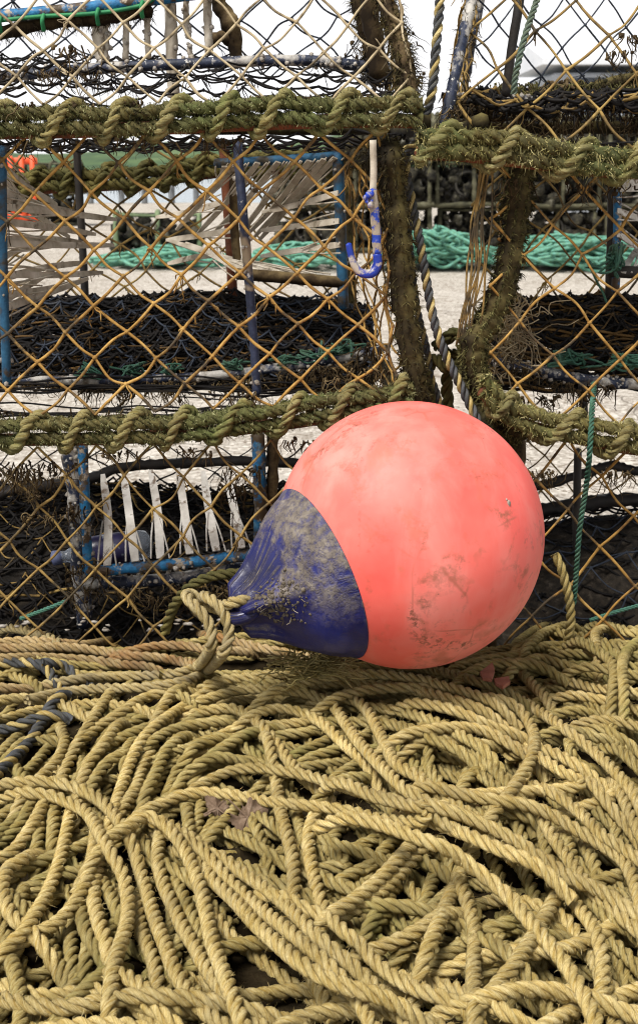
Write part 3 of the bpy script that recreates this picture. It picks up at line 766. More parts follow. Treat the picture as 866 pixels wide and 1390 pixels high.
# teal and green knotted twine on the rod
for px_ in (120, 178, 232, 318, 385, 420, 450, 470):
    b = MB(); c = P(px_, np.interp(px_, [0, 300, 433, 500], [508, 500, 482, 462]), 1.835)
    for q in range(4):
        pts = [c + RNG.normal(0, 1, 3) * np.array([.012, .006, .006]) for _ in range(6)]
        b.tube(catmull(pts, 4), .0016, 5)
    b.build('twine_knot', M['green_cord'], ml)
weed(ml, [(P(x, y, 1.80), .016, l, 26) for x, y, l in [(60, 522, .035), (120, 528, .045), (165, 530, .05), (225, 520, .06), (235, 530, .05), (310, 520, .05), (335, 515, .06), (395, 510, .055), (430, 512, .06), (465, 495, .06), (490, 500, .07), (510, 500, .07), (505, 470, .06), (440, 500, .05)]] +
     [(P(x, y, 1.56), .02, .035, 18) for x, y in [(25, 560), (140, 560), (325, 535), (470, 515), (500, 500), (520, 520), (60, 190), (190, 190), (300, 190)]])

# ================ left stack, TOP
ul = thing('lobster_creel', 'creel of tan netting on top of the left stack, against the white sky', 'lobster creel', (-.25, 1.83, Zu), GRP)
rail(ul, PP([(-330, 172), (-150, 170), (0, 168), (110, 166), (210, 162), (300, 158), (400, 154), (500, 152), (572, 153)], 1.55), .067, 'green', fuzz=8500)
side_frame(ul, XL0, XL1, Zu)
hoop(ul, PP([(556, 130, 1.58), (548, 80, 1.60), (534, 30, 1.63), (515, -20, 1.68), (498, -90, 1.72)]), PP([(470, -120), (480, -20), (500, 60), (508, 110)], 2.05), Zt, .011, M['weed'], fur=4000, furlen=.010)
tubeobj('end_post', PP([(496, -60, 1.78), (504, 30, 1.78), (515, 105, 1.78)]), .0125, M['weed'], ul, wob=.25)
tubeobj('cross_rod', PP([(-300, 116, 1.84), (-100, 110, 1.84), (0, 105, 1.84), (90, 96, 1.84), (230, 88, 1.84), (390, 82, 1.84), (460, 86, 1.84), (555, 100, 1.84)]), .0078, M['pipe'], ul, crust=150)
tubeobj('gate_bar', PP([(-120, 34, 1.86), (0, 22, 1.86), (90, 14, 1.86), (180, 3, 1.86), (290, -12, 1.86)]), .0085, M['blue'], ul)
b = MB()
pb = PP([(-60, 36, 1.85), (0, 28, 1.85), (60, 22, 1.85), (130, 18, 1.85), (190, 8, 1.85), (215, -6, 1.85)]); b.tube(catmull(pb, 6), .0028, 6)
for px_, y in ((2, 30), (60, 28), (134, 20), (194, 10)):
    b.tube(catmull(PP([(px_, y - 8, 1.848), (px_ - 2, y, 1.842), (px_, y + 14, 1.85)]), 4), .003, 6)
b.build('green_binding', M['green_paint'], ul)
hb = hoop(ul, PP([(-30, 60, 1.87), (-20, 50, 1.87)]), PP([(-15, 45, 1.87), (60, 32, 1.87), (140, 24, 1.87), (205, 14, 1.87)]), Zu + .17, .0095, M['weed'], fur=1500, name='weedy_bar', furlen=.010)
for (x0, y0, x1, y1, r) in [(134, 20, 140, 82, .010), (145, 24, 146, 68, .0045), (172, 22, 171, 80, .0045), (200, 22, 202, 78, .0045), (231, -20, 236, 132, .0085), (253, -10, 256, 52, .0045), (258, 60, 261, 80, .004), (281, -10, 284, 74, .006)]:
    tubeobj('gate_finger', PP([(x0, y0, 1.88), ((x0 + x1) / 2 + RNG.uniform(-2, 2), (y0 + y1) / 2, 1.88), (x1, y1, 1.88)]), r, M['finger'], ul, wob=.18, crust=6)
b = MB()
pb = catmull(PP([(292, -40, 1.92), (300, 10, 1.92), (316, 40, 1.92), (322, 90, 1.92)]), 6); b.tube(pb, .012 * RNG.uniform(.7, 1.3, len(pb)), 9, wob=.25)
b.tube(catmull(PP([(318, 56, 1.92), (300, 50, 1.92), (286, 58, 1.92)]), 5), .0085, 8, wob=.25)
o = b.build('weedy_post', M['weed'], ul)
net_edges([P(-352, -150, 1.60), P(520, -150, 1.68), P(-352, 142, 1.555), P(562, 142, 1.565)], 11.8, 4.2, .0017, jit=.06, phase=(.3, 0), frays=.35).build('front_netting', M['net_tan'], ul)
net_edges([P(-420, -150, 2.0), P(480, -150, 2.0), P(-420, 105, YB), P(500, 105, YB)], 13.5, 4.6, .0015, jit=.1, knots=1.9, frays=.15).build('back_netting', M['net_blue'], ul)
net_edges([P(508, -150, 1.70), P(478, -150, 2.0), P(560, 135, 1.57), P(508, 115, 2.05)], 6, 6, .0016, jit=.12, frays=.4).build('end_netting', M['net_olive'], ul)
zu = lambda x, v: .808 + .058 * v + .003 * np.sin(x * 30)
netted_floor(ul, zu, XL0, XL1 - .02, 1.60, 1.84, [(M['net_dark'], 12, 5, .0014, 0)])
netted_floor(ul, lambda x, v: .864 + .035 * v, XL0, XL1 - .02, 1.84, YB, [(M['net_dark'], 12, 4, .0013, 0)], name='rear_floor_mesh')
weed(ul, [(P(x, y, 1.835), .018, l, 22) for x, y, l in [(110, 92, .03), (125, 96, .05), (160, 112, .04), (20, 100, .02), (515, 100, .06), (530, 104, .06), (545, 104, .05), (505, 60, .05), (520, 30, .05)]] +
     [(P(x, y, 1.55), .012, .03, 18) for x, y in [(30, 142), (100, 140), (65, 97), (92, 66), (180, 140), (262, 138), (350, 134), (420, 132), (480, 132)]])

# ================ left stack, BOTTOM
ll = thing('lobster_creel', 'lowest creel of the left stack with blue gate bar and forked pale fingers', 'lobster creel', (-.25, 1.83, Zb), GRP)
rail(ll, [(XL0, YF, Zb), (-.35, YF, Zb), (-.1, YF, Zb), (XL1, YF, Zb)], .07, 'dark', fuzz=800)
side_frame(ll, XL0, XL1, Zb)
hoop(ll, PP([(560, 900, 1.57), (555, 760, 1.57), (545, 640, 1.57)]), PP([(470, 610), (474, 700), (480, 800)], 2.08), Zm - .02, .014, M['weed'], fur=500)
tubeobj('gate_post', PP([(95, 600, 1.66), (103, 680, 1.66), (108, 760, 1.66), (116, 850, 1.66)]), .0118, M['pipe'], ll, wob=.2, crust=70)
tubeobj('gate_post', PP([(112, 600, 1.655), (116, 680, 1.65), (120, 775, 1.65)]), .0072, M['blue'], ll, wob=.1, crust=10)
tubeobj('gate_post', PP([(350, 590, 1.66), (352, 650, 1.66), (354, 720, 1.66), (352, 830, 1.66)]), .0095, M['blue'], ll, wob=.15, crust=14)
tubeobj('gate_post', PP([(370, 590, 1.67), (370, 650, 1.67), (366, 740, 1.67)]), .008, M['weed'], ll, wob=.25)
gbar = tubeobj('gate_bar', PP([(118, 776, 1.64), (180, 771, 1.64), (250, 764, 1.64), (350, 752, 1.64)]), .0082, M['blue'], ll, crust=16)
tubeobj('gate_rod', PP([(112, 792, 1.655), (180, 790, 1.655), (250, 784, 1.655), (340, 770, 1.655)]), .009, M['pipe'], ll, wob=.2, crust=60)
tubeobj('back_rod', PP([(-60, 700, 1.95), (10, 668, 1.95), (110, 652, 1.95), (170, 634, 1.95), (230, 630, 1.95), (330, 626, 1.95), (420, 630, 1.95)]), .0085, M['black'], ll, wob=.25)
fl = [(P(b_[0], b_[1], 1.635), P(a[0], a[1], 1.74), RGT) for a, b_ in [((140, 644), (146, 768)), ((168, 644), (184, 762)), ((205, 638), (218, 758)), ((242, 636), (258, 752)), ((276, 640), (294, 748)), ((307, 640), (328, 744))]]
ff = fingers(ll, fl, M['finger_white'], name='gate_finger', w=.0122)
net_edges([P(-352, 618, 1.555), P(560, 592, 1.555), P(-352, 930, 1.56), P(560, 930, 1.56)], 11.6, 4.2, .0018, jit=.05, phase=(.15, 0), frays=.35).build('front_netting', M['net_olive'], ll)
net_edges([P(-420, 600, YB), P(480, 600, YB), P(-420, 780, YB), P(480, 780, YB)], 14, 4, .0014, jit=.1, frays=.3).build('back_netting', M['net_dark'], ll)
net_edges([P(560, 600, 1.56), P(480, 600, 2.08), P(560, 880, 1.56), P(490, 800, 2.08)], 5, 5, .0016, jit=.1).build('end_netting', M['net_dark'], ll)
mfl = blend_mat('shaded_netting_sheet', [(.3, (.006, .005, .004)), (.58, (.016, .012, .008)), (.78, (.05, .038, .024))], 60, .9, .004, bscale=140)  # floor netting colour, darkened to put the creel's inner shade into it
zl = lambda x, v: .035 + .145 * np.sin(np.clip(v, 0, 1) * math.pi * .55) + .010 * np.sin(x * 14 + 1) * v
def sheet(parent, zf_, x0, x1, y0, y1, mat, name, dz=-.006):
    nx_, ny_ = 60, 26
    V = [(x, y0 + (y1 - y0) * v, float(zf_(np.array([x]), np.array([v]))[0]) + dz + RNG.normal(0, .003)) for v in np.linspace(0, 1, ny_) for x in np.linspace(x0, x1, nx_)]
    F = [(j * nx_ + i, j * nx_ + i + 1, (j + 1) * nx_ + i + 1, (j + 1) * nx_ + i) for j in range(ny_ - 1) for i in range(nx_ - 1)]
    V2 = [(a, b_, c - .02) for a, b_, c in V]; n_ = len(V)
    F2 = [(n_ + d, n_ + c, n_ + b_, n_ + a) for a, b_, c, d in F]
    return MB().add(V + V2, F + F2).build(name, mat, parent)
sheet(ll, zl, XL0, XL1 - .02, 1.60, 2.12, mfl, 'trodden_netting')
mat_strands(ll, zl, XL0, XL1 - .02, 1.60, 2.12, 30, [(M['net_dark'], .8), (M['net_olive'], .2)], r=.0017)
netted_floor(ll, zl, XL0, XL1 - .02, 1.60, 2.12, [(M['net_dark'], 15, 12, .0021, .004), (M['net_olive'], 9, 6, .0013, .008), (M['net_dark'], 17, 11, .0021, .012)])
weed(ll, [(P(x, y, 1.63), .016, l, 24) for x, y, l in [(105, 690, .05), (112, 770, .06), (120, 800, .05), (180, 800, .04), (250, 795, .045), (300, 800, .06), (230, 812, .05), (330, 640, .05), (318, 660, .06), (340, 800, .05), (20, 640, .05), (50, 650, .05)]] +
     [(P(x, y, 1.55), .018, .03, 20) for x, y in [(22, 640), (45, 665), (62, 700), (30, 630), (80, 630), (160, 615), (260, 612), (400, 600)]])
b = MB()
for k in range(45):
    b.blob(P(RNG.uniform(0, 390), RNG.uniform(838, 856), 1.60), RNG.uniform(.0015, .0045), 6, 3, .4, (1.5, 1, .6))
o = b.build('shell_grit', M['crust'], ll); o['kind'] = 'stuff'

# ================ right stack, MIDDLE
mr = thing('lobster_creel', 'creel of orange brown netting in the middle of the right stack, bent mossy end hoop', 'lobster creel', (.45, 1.83, Zm), GRP)
rail(mr, PP([(655, 520), (685, 555), (720, 570), (790, 586), (866, 600), (960, 606), (1150, 612)], 1.53), .072, 'tan', fuzz=5200, R=.0086)
side_frame(mr, XR0 + .02, XR1, Zm)
hoop(mr, PP([(712, 590, 1.55), (676, 556, 1.56), (646, 510, 1.57), (643, 465, 1.57), (668, 425, 1.58), (690, 360, 1.58), (700, 290, 1.58), (708, 232, 1.58)]), PP([(700, 215), (690, 330), (690, 420), (694, 490)], 2.08), Zu - .05, .0160, M['moss_dark'], fur=14000, furmat='moss_mid', furlen=.005, wob=.2)
tubeobj('cross_rod', PP([(672, 490, 1.80), (740, 505, 1.80), (810, 518, 1.80), (880, 522, 1.80), (1100, 530, 1.80)]), .0082, M['pipe'], mr, crust=110, wob=.12)
tubeobj('middle_hoop', PP([(831, 205, 1.90), (829, 300, 1.90), (826, 400, 1.90)]), .0062, M['black'], mr)
tubeobj('gate_post', PP([(838, 240, 1.88), (837, 320, 1.88), (835, 395, 1.88)]), .0062, M['blue'], mr)
tubeobj('gate_bar', PP([(826, 368, 1.88), (900, 372, 1.88), (1000, 374, 1.88)]), .0095, M['black'], mr)
tubeobj('under_post', PP([(790, 520, 1.74), (792, 560, 1.74), (793, 600, 1.74)]), .006, M['black'], mr)
fl = [(P(838, y, 1.87), P(905, y + dy, 1.95), UPV) for y, dy in [(256, 12), (286, 20), (318, 34), (246, 2)]]
fl += [(P(x, 370, 1.87), P(880 + i * 12, 320, 1.97), RGT) for i, x in enumerate((845, 868, 890))]
fingers(mr, fl, M['finger_white'], w=.0095)
b = MB()
c = P(835, 352, 1.865)
for q in range(9):
    pts = [c + RNG.normal(0, 1, 3) * np.array([.007, .008, .012]) for _ in range(6)]
    b.tube(catmull(pts, 4), .0018, 5)
b.tube(catmull(PP([(830, 352, 1.86), (808, 362, 1.86), (797, 352, 1.86), (806, 375, 1.86), (818, 398, 1.86), (823, 412, 1.86)]), 6), .0018, 5)
b.build('binding_twine', M['green_cord'], mr)
net_edges([P(655, 205, 1.57), P(1150, 225, 1.555), P(655, 565, 1.56), P(1150, 590, 1.545)], 5.6, 4.3, .0018, jit=.07, bulge=-.03, phase=(.1, 0), frays=.08).build('front_netting', M['net'], mr)
net_edges([P(640, 205, 2.0), P(1050, 205, YB), P(650, 520, 2.0), P(1050, 520, YB)], 6.5, 4.5, .0019, jit=.14, frays=.25).build('back_netting', M['net_olive'], mr)
net_edges([P(705, 240, 1.58), P(700, 230, 2.08), P(650, 500, 1.57), P(694, 480, 2.08)], 4, 6, .0015, jit=.1).build('end_netting', M['net'], mr)
net_edges([(XR0 + .03, YF, Zu - .03), (XR1, YF, Zu - .03), (XR0 + .03, YB, Zu - .03), (XR1, YB, Zu - .03)], 8, 7, .0015, jit=.1, knots=0, sag=.1).build('top_netting', M['net_dark'], mr)
zr = lambda x, v: .408 + .10 * np.sin(np.clip(v, 0, 1) * math.pi * .6) * np.clip((x - .235) / .06, .35, 1) + .004 * np.sin(x * 30)
mat_strands(mr, zr, XR0 + .035, XR1, 1.83, 2.11, 90, [(M['net_dark'], .5), (M['net_ochre'], .5)], r=.0017, wave=.006)
netted_floor(mr, zr, XR0 + .035, XR1, 1.83, 2.11, [(M['net_dark'], 17, 13, .002, .003), (M['net_ochre'], 11, 7, .0016, .008), (M['net_dark'], 14, 10, .002, .011)])
mat_strands(mr, lambda x, v: zr(x, v) - .015, XR0 + .035, XR1, 1.85, 2.11, 80, [(M['net_dark'], 1.0)], r=.003, name='floor_underlay', cross=False)
# orange twine gathered beside the end hoop
b = MB()
for k in range(9):
    x0, x1 = 648 + RNG.uniform(0, 20), 626 + RNG.uniform(-8, 20)
    b.tube(catmull(PP([(x0, 222, 1.565 + RNG.uniform(-.012, .012)), ((x0 * .6 + x1 * .4) + RNG.uniform(-7, 9), 300, 1.56), ((x0 + x1) / 2 + RNG.uniform(-8, 10), 360, 1.56), (x1 + RNG.uniform(0, 14), 420, 1.565), (x1, 470, 1.57)]), 8), .0014, 5)
b.build('gathered_twine', M['net_olive'], mr)
b = MB()
c = P(690, 448, 1.66)
for q in range(70):
    a = c + RNG.normal(0, 1, 3) * np.array([.012, .008, .016]); pts = [a]
    for j in range(5): pts.append(pts[-1] + RNG.normal(0, .011, 3) + np.array([.003, 0, -.003]))
    b.tube(catmull(pts, 3), .0008, 4)
o = b.build('frayed_twine', M['net_tan'], mr); o['kind'] = 'stuff'
for px_, y in ((765, 486), (782, 488), (850, 490), (838, 492)):
    b = MB(); c = P(px_, y, 1.80)
    for q in range(5):
        pts = [c + RNG.normal(0, 1, 3) * np.array([.014, .006, .006]) for _ in range(6)]
        b.tube(catmull(pts, 4), .0018, 5)
    b.build('twine_knot', M['green_cord'], mr)
weed(mr, [(P(x, y, 1.70), .014, l, 24) for x, y, l in [(690, 470, .05), (712, 500, .05), (760, 520, .03), (740, 540, .04), (790, 530, .05), (820, 525, .03)]] + [(P(x, y, 1.56), .012, .035, 14) for x, y in [(730, 560), (690, 540), (700, 245), (780, 250), (840, 250)]])

# ================ right stack, TOP
ur = thing('lobster_creel', 'creel on top of the right stack with black post and thin green cord', 'lobster creel', (.45, 1.83, Zu), GRP)
rail(ur, PP([(566, 196), (620, 198), (680, 204), (750, 212), (820, 220), (900, 224), (1150, 232)], 1.54), .078, 'tan', fuzz=9000, R=.0092)
side_frame(ur, XR0 - .02, XR1, Zu)
hoop(ur, PP([(600, 185, 1.57), (610, 140, 1.58), (624, 70, 1.60), (640, 0, 1.64), (655, -70, 1.70)]), PP([(680, -120), (660, -40), (640, 60), (628, 130)], 2.05), Zt, .0070, M['pipe'], fur=500, furlen=.008)
tubeobj('middle_hoop', PP([(686, 130, 1.72), (695, 60, 1.72), (705, 0, 1.72), (715, -80, 1.75)]), .0062, M['black'], ur)
tubeobj('cross_rod', PP([(622, 136, 1.80), (680, 138, 1.80), (760, 140, 1.80), (880, 134, 1.80), (1100, 128, 1.80)]), .0095, M['pipe'], ur, crust=240, wob=.15)
b = MB()
pb = catmull(PP([(800, 122, 1.9), (850, 108, 1.9), (900, 98, 1.9), (1000, 100, 1.9)]), 6); b.tube(pb, .008, 8, wob=.3); b.fuzz(b, 900, .012, .001, .3, curl=.9)
b.build('weedy_bar', M['moss_dark'], ur)
net_edges([P(648, -150, 1.70), P(1150, -150, 1.62), P(592, 190, 1.57), P(1150, 214, 1.545)], 5.6, 3.7, .0018, jit=.07, phase=(.2, 0), frays=.55).build('front_netting', M['net_olive'], ur)
net_edges([P(655, -150, 2.0), P(1050, -150, 2.0), P(640, 165, 2.05), P(1050, 175, YB)], 7, 4.7, .0015, jit=.08, knots=1.9, frays=.2).build('back_netting', M['net_blue'], ur)
net_edges([P(648, -150, 1.70), P(662, -150, 2.0), P(598, 180, 1.58), P(630, 150, 2.05)], 5, 6, .0015, jit=.12, frays=.3).build('end_netting', M['net_olive'], ur)
zr2 = lambda x, v: .797 + .014 * v + .006 * np.sin(x * 40)
netted_floor(ur, zr2, XR0 - .02, XR1, 1.58, 1.83, [(M['net_dark'], 15, 9, .0022, 0), (M['net_olive'], 9, 4, .0018, .006), (M['net_dark'], 12, 7, .0022, .01)])
mat_strands(ur, lambda x, v: .806 + .035 * v + .008 * np.sin(x * 19), XR0 - .02, XR1, 1.83, YB, 26, [(M['net_dark'], .8), (M['weed'], .3)], r=.0024, name='rear_floor_netting', wave=.008)
netted_floor(ur, lambda x, v: .808 + .035 * v + .008 * np.sin(x * 19), XR0 - .02, XR1, 1.83, YB, [(M['net_dark'], 15, 9, .0024, 0), (M['weed'], 11, 6, .003, .008)], name='rear_floor_mesh')
weed(ur, [(P(x, y, 1.74), .02, l, 30) for x, y, l in [(640, 130, .05), (660, 140, .06), (700, 146, .06), (740, 150, .06), (780, 150, .06), (820, 140, .06), (850, 130, .06), (860, 160, .06), (630, 165, .05), (690, 170, .05), (760, 170, .05)]] + [(P(x, y, 1.56), .008, .03, 14) for x, y in [(600, 180), (615, 150), (650, 190), (740, 195), (810, 200), (845, 70), (860, 50)]])
weed(ur, [(P(RNG.uniform(690, 900), RNG.uniform(112, 130), RNG.uniform(1.84, 2.0)), .022, .04, 26) for k in range(16)], name='debris', mat=M['moss_mid'])

# ================ right stack, BOTTOM
lr = thing('lobster_creel', 'lowest creel of the right stack, behind the right side of the buoy', 'lobster creel', (.45, 1.83, Zb), GRP)
rail(lr, [(XR0, YF, Zb), (.45, YF, Zb), (XR1, YF, Zb)], .07, 'dark', fuzz=600)
side_frame(lr, XR0, XR1, Zb)
hoop(lr, PP([(660, 900, 1.57), (672, 760, 1.57), (700, 620, 1.57)]), PP([(690, 620), (690, 700), (690, 780)], 2.08), Zm - .03, .012, M['weed'], fur=500)
tubeobj('middle_hoop', PP([(784, 610, 1.85), (782, 700, 1.85), (782, 800, 1.85)]), .006, M['black'], lr)
net_edges([P(665, 590, 1.555), P(1150, 620, 1.555), P(665, 930, 1.555), P(1150, 930, 1.555)], 5.3, 3.5, .0018, jit=.07, phase=(.15, 0), frays=.06).build('front_netting', M['net'], lr)
net_edges([P(660, 590, YB), P(1050, 600, YB), P(660, 790, YB), P(1050, 790, YB)], 8, 4, .0015, jit=.1, frays=.2).build('back_netting', M['net_olive'], lr)
zq = lambda x, v: .03 + .13 * np.sin(np.clip(v, 0, 1) * math.pi * .55) + .008 * np.sin(x * 16)
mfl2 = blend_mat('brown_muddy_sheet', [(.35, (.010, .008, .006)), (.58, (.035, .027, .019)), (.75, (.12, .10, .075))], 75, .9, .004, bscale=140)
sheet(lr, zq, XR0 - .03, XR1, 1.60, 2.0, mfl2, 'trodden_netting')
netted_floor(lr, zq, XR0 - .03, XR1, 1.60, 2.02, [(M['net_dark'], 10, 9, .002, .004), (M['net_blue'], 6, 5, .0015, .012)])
tubeobj('back_rod', PP([(690, 668, 1.98), (760, 652, 1.98), (800, 640, 1.98), (830, 632, 1.98), (870, 640, 1.98), (1000, 650, 1.98)]), .008, M['black'], lr, wob=.25)
tubeobj('back_rod', PP([(700, 700, 2.0), (760, 690, 2.0), (830, 680, 2.0), (900, 676, 2.0)]), .012, M['black'], lr, wob=.3)
weed(lr, [(P(x, y, 1.62), .014, .05, 18) for x, y in [(705, 650), (740, 640), (830, 640)]], name='weed')

# ================ loose things on the creels
# thin green cord standing in the top right creel and the one hanging in the lower right creel
tag(MB().rope(catmull(PP([(697, 128, 1.57), (700, 100, 1.57), (712, 50, 1.58), (730, -5, 1.60), (745, -60, 1.64)]), 8), .0042, rnd=2).build('thin_cord', M['pale_cord'], loc=P(697, 128, 1.57)), 'thin faded green cord rising beside the black post of the top right creel', 'cord')
tag(MB().rope(catmull(PP([(806, 520, 1.60), (803, 560, 1.53), (800, 610, 1.50), (795, 660, 1.52), (786, 720, 1.52), (780, 800, 1.53), (778, 820, 1.53)]), 8), .0038, rnd=5).build('thin_cord', M['green_cord'], loc=P(795, 660, 1.52)), 'thin green cord hanging down in front of the lowest right creel', 'cord')
tag(MB().rope(catmull(PP([(800, 842, 1.60), (830, 832, 1.60), (880, 818, 1.60)]), 6), .0028, rnd=5).build('thin_cord', M['teal'], loc=P(830, 832, 1.60)), 'short teal cord lying inside the foot of the lowest right creel', 'cord')
tag(MB().rope(catmull(PP([(28, 840, 1.60), (60, 828, 1.60), (90, 816, 1.60)]), 6), .003, rnd=5).build('thin_cord', M['teal'], loc=P(60, 830, 1.60)), 'short teal cord end inside the lowest left creel', 'cord')
# blue hook hanging in the middle left creel
hk = thing('blue_hook', 'bright blue hook hanging on a dirty strap inside the left netting', 'hook', tuple(P(508, 270, 1.54)))
MB().strip(catmull(PP([(506, 190, 1.54), (507, 230, 1.54), (506, 262, 1.54)]), 6), .008, .004, wdir=RGT).build('strap', M['finger'], hk)
b = MB().tube(catmull(PP([(505, 258, 1.535), (508, 285, 1.535), (511, 320, 1.535), (512, 345, 1.535)]), 6), .0056, 10, wob=.12, squash=.6)
b.build('shank', blend_mat('scuffed_blue_plastic', [(.36, (.015, .04, .30)), (.42, (.02, .06, .38)), (.45, (.28, .23, .17)), (.7, (.46, .41, .34))], 55, .5, .0008), hk)
MB().tube(catmull(PP([(512, 345, 1.535), (512, 360, 1.535), (504, 371, 1.532), (490, 370, 1.53), (481, 360, 1.528), (476, 345, 1.527), (473, 331, 1.526)]), 6), np.interp(np.linspace(0, 1, 37), [0, .3, 1], [.0054, .0058, .004]), 10, squash=.7).build('hook_bend', M['blue_bright'], hk)
b = MB()
for q in range(8):
    c = P(502 + RNG.uniform(-8, 6), 270 + RNG.uniform(-8, 10), 1.53)
    b.blob(c, RNG.uniform(.002, .0045), 7, 4, .3)
b.build('clasp', M['blue_bright'], hk)
# rope hanging between the two stacks
def two_tone(name, pts, R, label, cat='rope', mats=('strand_grey', 'strand_grey', 'rope'), pitch=None, n=10, stiff=None):
    e = thing(name, label, cat, tuple(np.asarray(pts)[len(pts) // 2]))
    path = catmull(pts, n); ph = RNG.uniform(0, 6.28); big = MB().rope(path, R, rnd=3, phase=ph, pitch=pitch)
    for k in range(3):
        s = MB(); s.V = [big.V[k]]; s.A = [big.A[k]]; s.Nn = [big.Nn[k]]; n_ = len(big.V[k]); off = sum(len(v) for v in big.V[:k])
        s.F4 = [big.F4[k] - off]; s.F3 = [big.F3[k] - off]; s.n = n_
        s.build('strand', M[mats[k]], e)
    return e
two_tone('hanging_rope', PP([(600, -60, 1.60), (597, 0, 1.60), (592, 60, 1.59), (585, 130, 1.585), (566, 190, 1.60), (550, 210, 1.60), (556, 260, 1.59), (570, 330, 1.575), (580, 390, 1.57), (590, 440, 1.565), (604, 480, 1.56), (628, 530, 1.55), (648, 572, 1.54), (662, 610, 1.53)]), .0062, 'grey and yellow twisted rope hanging between the two stacks, the longer run', pitch=.034)
two_tone('hanging_rope', PP([(545, 205, 1.62), (552, 270, 1.61), (556, 340, 1.605), (566, 420, 1.60), (578, 470, 1.60), (584, 510, 1.60), (594, 540, 1.60), (600, 580, 1.60)]), .0052, 'dark grey and yellow twisted rope behind the longer hanging rope', pitch=.03)
kn = MB()
c = P(612, 478, 1.60)
pts = [(590, 470), (606, 462), (622, 452), (628, 470), (612, 482), (600, 470), (612, 452), (630, 462), (622, 492), (604, 500), (592, 486), (585, 496), (578, 512), (584, 540), (586, 580)]
kn.rope(catmull([P(x, y, 1.60 + .012 * math.sin(i * 1.9)) for i, (x, y) in enumerate(pts)], 6), .0072, rnd=4)
tag(kn.build('knotted_rope', M['rope_dark'], loc=c), 'dark mossy knot of rope tied at the bend of the right end hoop', 'rope')
kn = MB().rope(catmull(PP([(612, 490, 1.62), (606, 520, 1.62), (608, 560, 1.62), (604, 620, 1.62)]), 8), .0085)
tag(kn.build('hanging_rope', M['rope_dark'], loc=P(606, 520, 1.62)), 'short thick dark rope hanging straight down below the knot', 'rope')
# bottle inside the lowest left creel
bt = thing('plastic_bottle', 'crumpled clear plastic bottle with violet label lying inside the lowest left creel', 'bottle', tuple(P(135, 752, 1.80)))
a0, a1 = P(72, 758, 1.78), P(205, 738, 1.82)
tt = np.linspace(0, 1, 26); ln_ = a0[None] * (1 - tt[:, None]) + a1[None] * tt[:, None]
pr = np.interp(tt, [0, .04, .10, .12, .30, .45, .9, .97, 1], [.009, .010, .010, .008, .020, .024, .024, .021, .013])
t = NT('clear_plastic'); t.set(color=(.45, .50, .58, 1), rough=.08, spec=.6); t.b.inputs['Transmission Weight'].default_value = .75; t.b.inputs['IOR'].default_value = 1.3
t.bump(t.noise(t.obj(), 60, 3, .6), .003, .8)
MB().tube(ln_, pr, 18, wob=.04).build('bottle_body', t.m, bt)
t = NT('violet_label'); t.set(color=t.ramp(t.noise(t.obj(), 30, 2), [(.4, (.01, .009, .03)), (.6, (.028, .025, .075))]), rough=.3)
MB().tube(ln_[9:20], pr[9:20] + .0008, 18, caps=False, wob=.03).build('label_band', t.m, bt)
t = NT('bottle_cap'); t.set(color=(.10, .12, .22, 1), rough=.4)
MB().tube(ln_[:3], [.0112, .0115, .0112], 16).build('cap', t.m, bt)
# ================================================================== BUOY
BC = P(555, 726, 1.36); dep = (BC - CAM).dot(FWD); BR = 181 / FPX * dep
TILT = R_(18); ix, iy = -.9190, -.3943      # axis in the picture plane (right, up)
AX = RGT * ix * math.cos(TILT) + UPV * iy * math.cos(TILT) - FWD * math.sin(TILT); AX /= np.linalg.norm(AX)
E1 = np.cross(AX, np.array([0, 0, 1.0])); E1 /= np.linalg.norm(E1); E2 = np.cross(AX, E1)
by = thing('buoy', 'large round coral pink buoy with muddy dark blue nose resting on the ropes', 'buoy', tuple(BC - np.array([0, 0, BR])))
def lathe(prof, ns, name, mat, parent, disp=None):
    """prof: list of (axial, radius) in buoy radii"""
    V = []; th = np.linspace(0, 2 * math.pi, ns, endpoint=False)
    for i, (a, r) in enumerate(prof):
        for q in th:
            rr, aa = r, a
            if disp is not None: rr, aa = disp(a, r, q)
            V.append(BC + BR * (AX * aa + (E1 * math.cos(q) + E2 * math.sin(q)) * rr))
    F = [(i * ns + j, i * ns + (j + 1) % ns, (i + 1) * ns + (j + 1) % ns, (i + 1) * ns + j) for i in range(len(prof) - 1) for j in range(ns)]
    th_ = np.tile(th, len(prof)); A = np.stack([np.cos(th_), np.sin(th_), np.repeat([p[0] for p in prof], ns)], 1)
    return MB().add(V, F, None, A).build(name, mat, parent)
PHI = 41.5
body = [(math.cos(R_(a)), math.sin(R_(a))) for a in np.linspace(PHI, 180, 70)]
body[-1] = (-1.0, .0005)
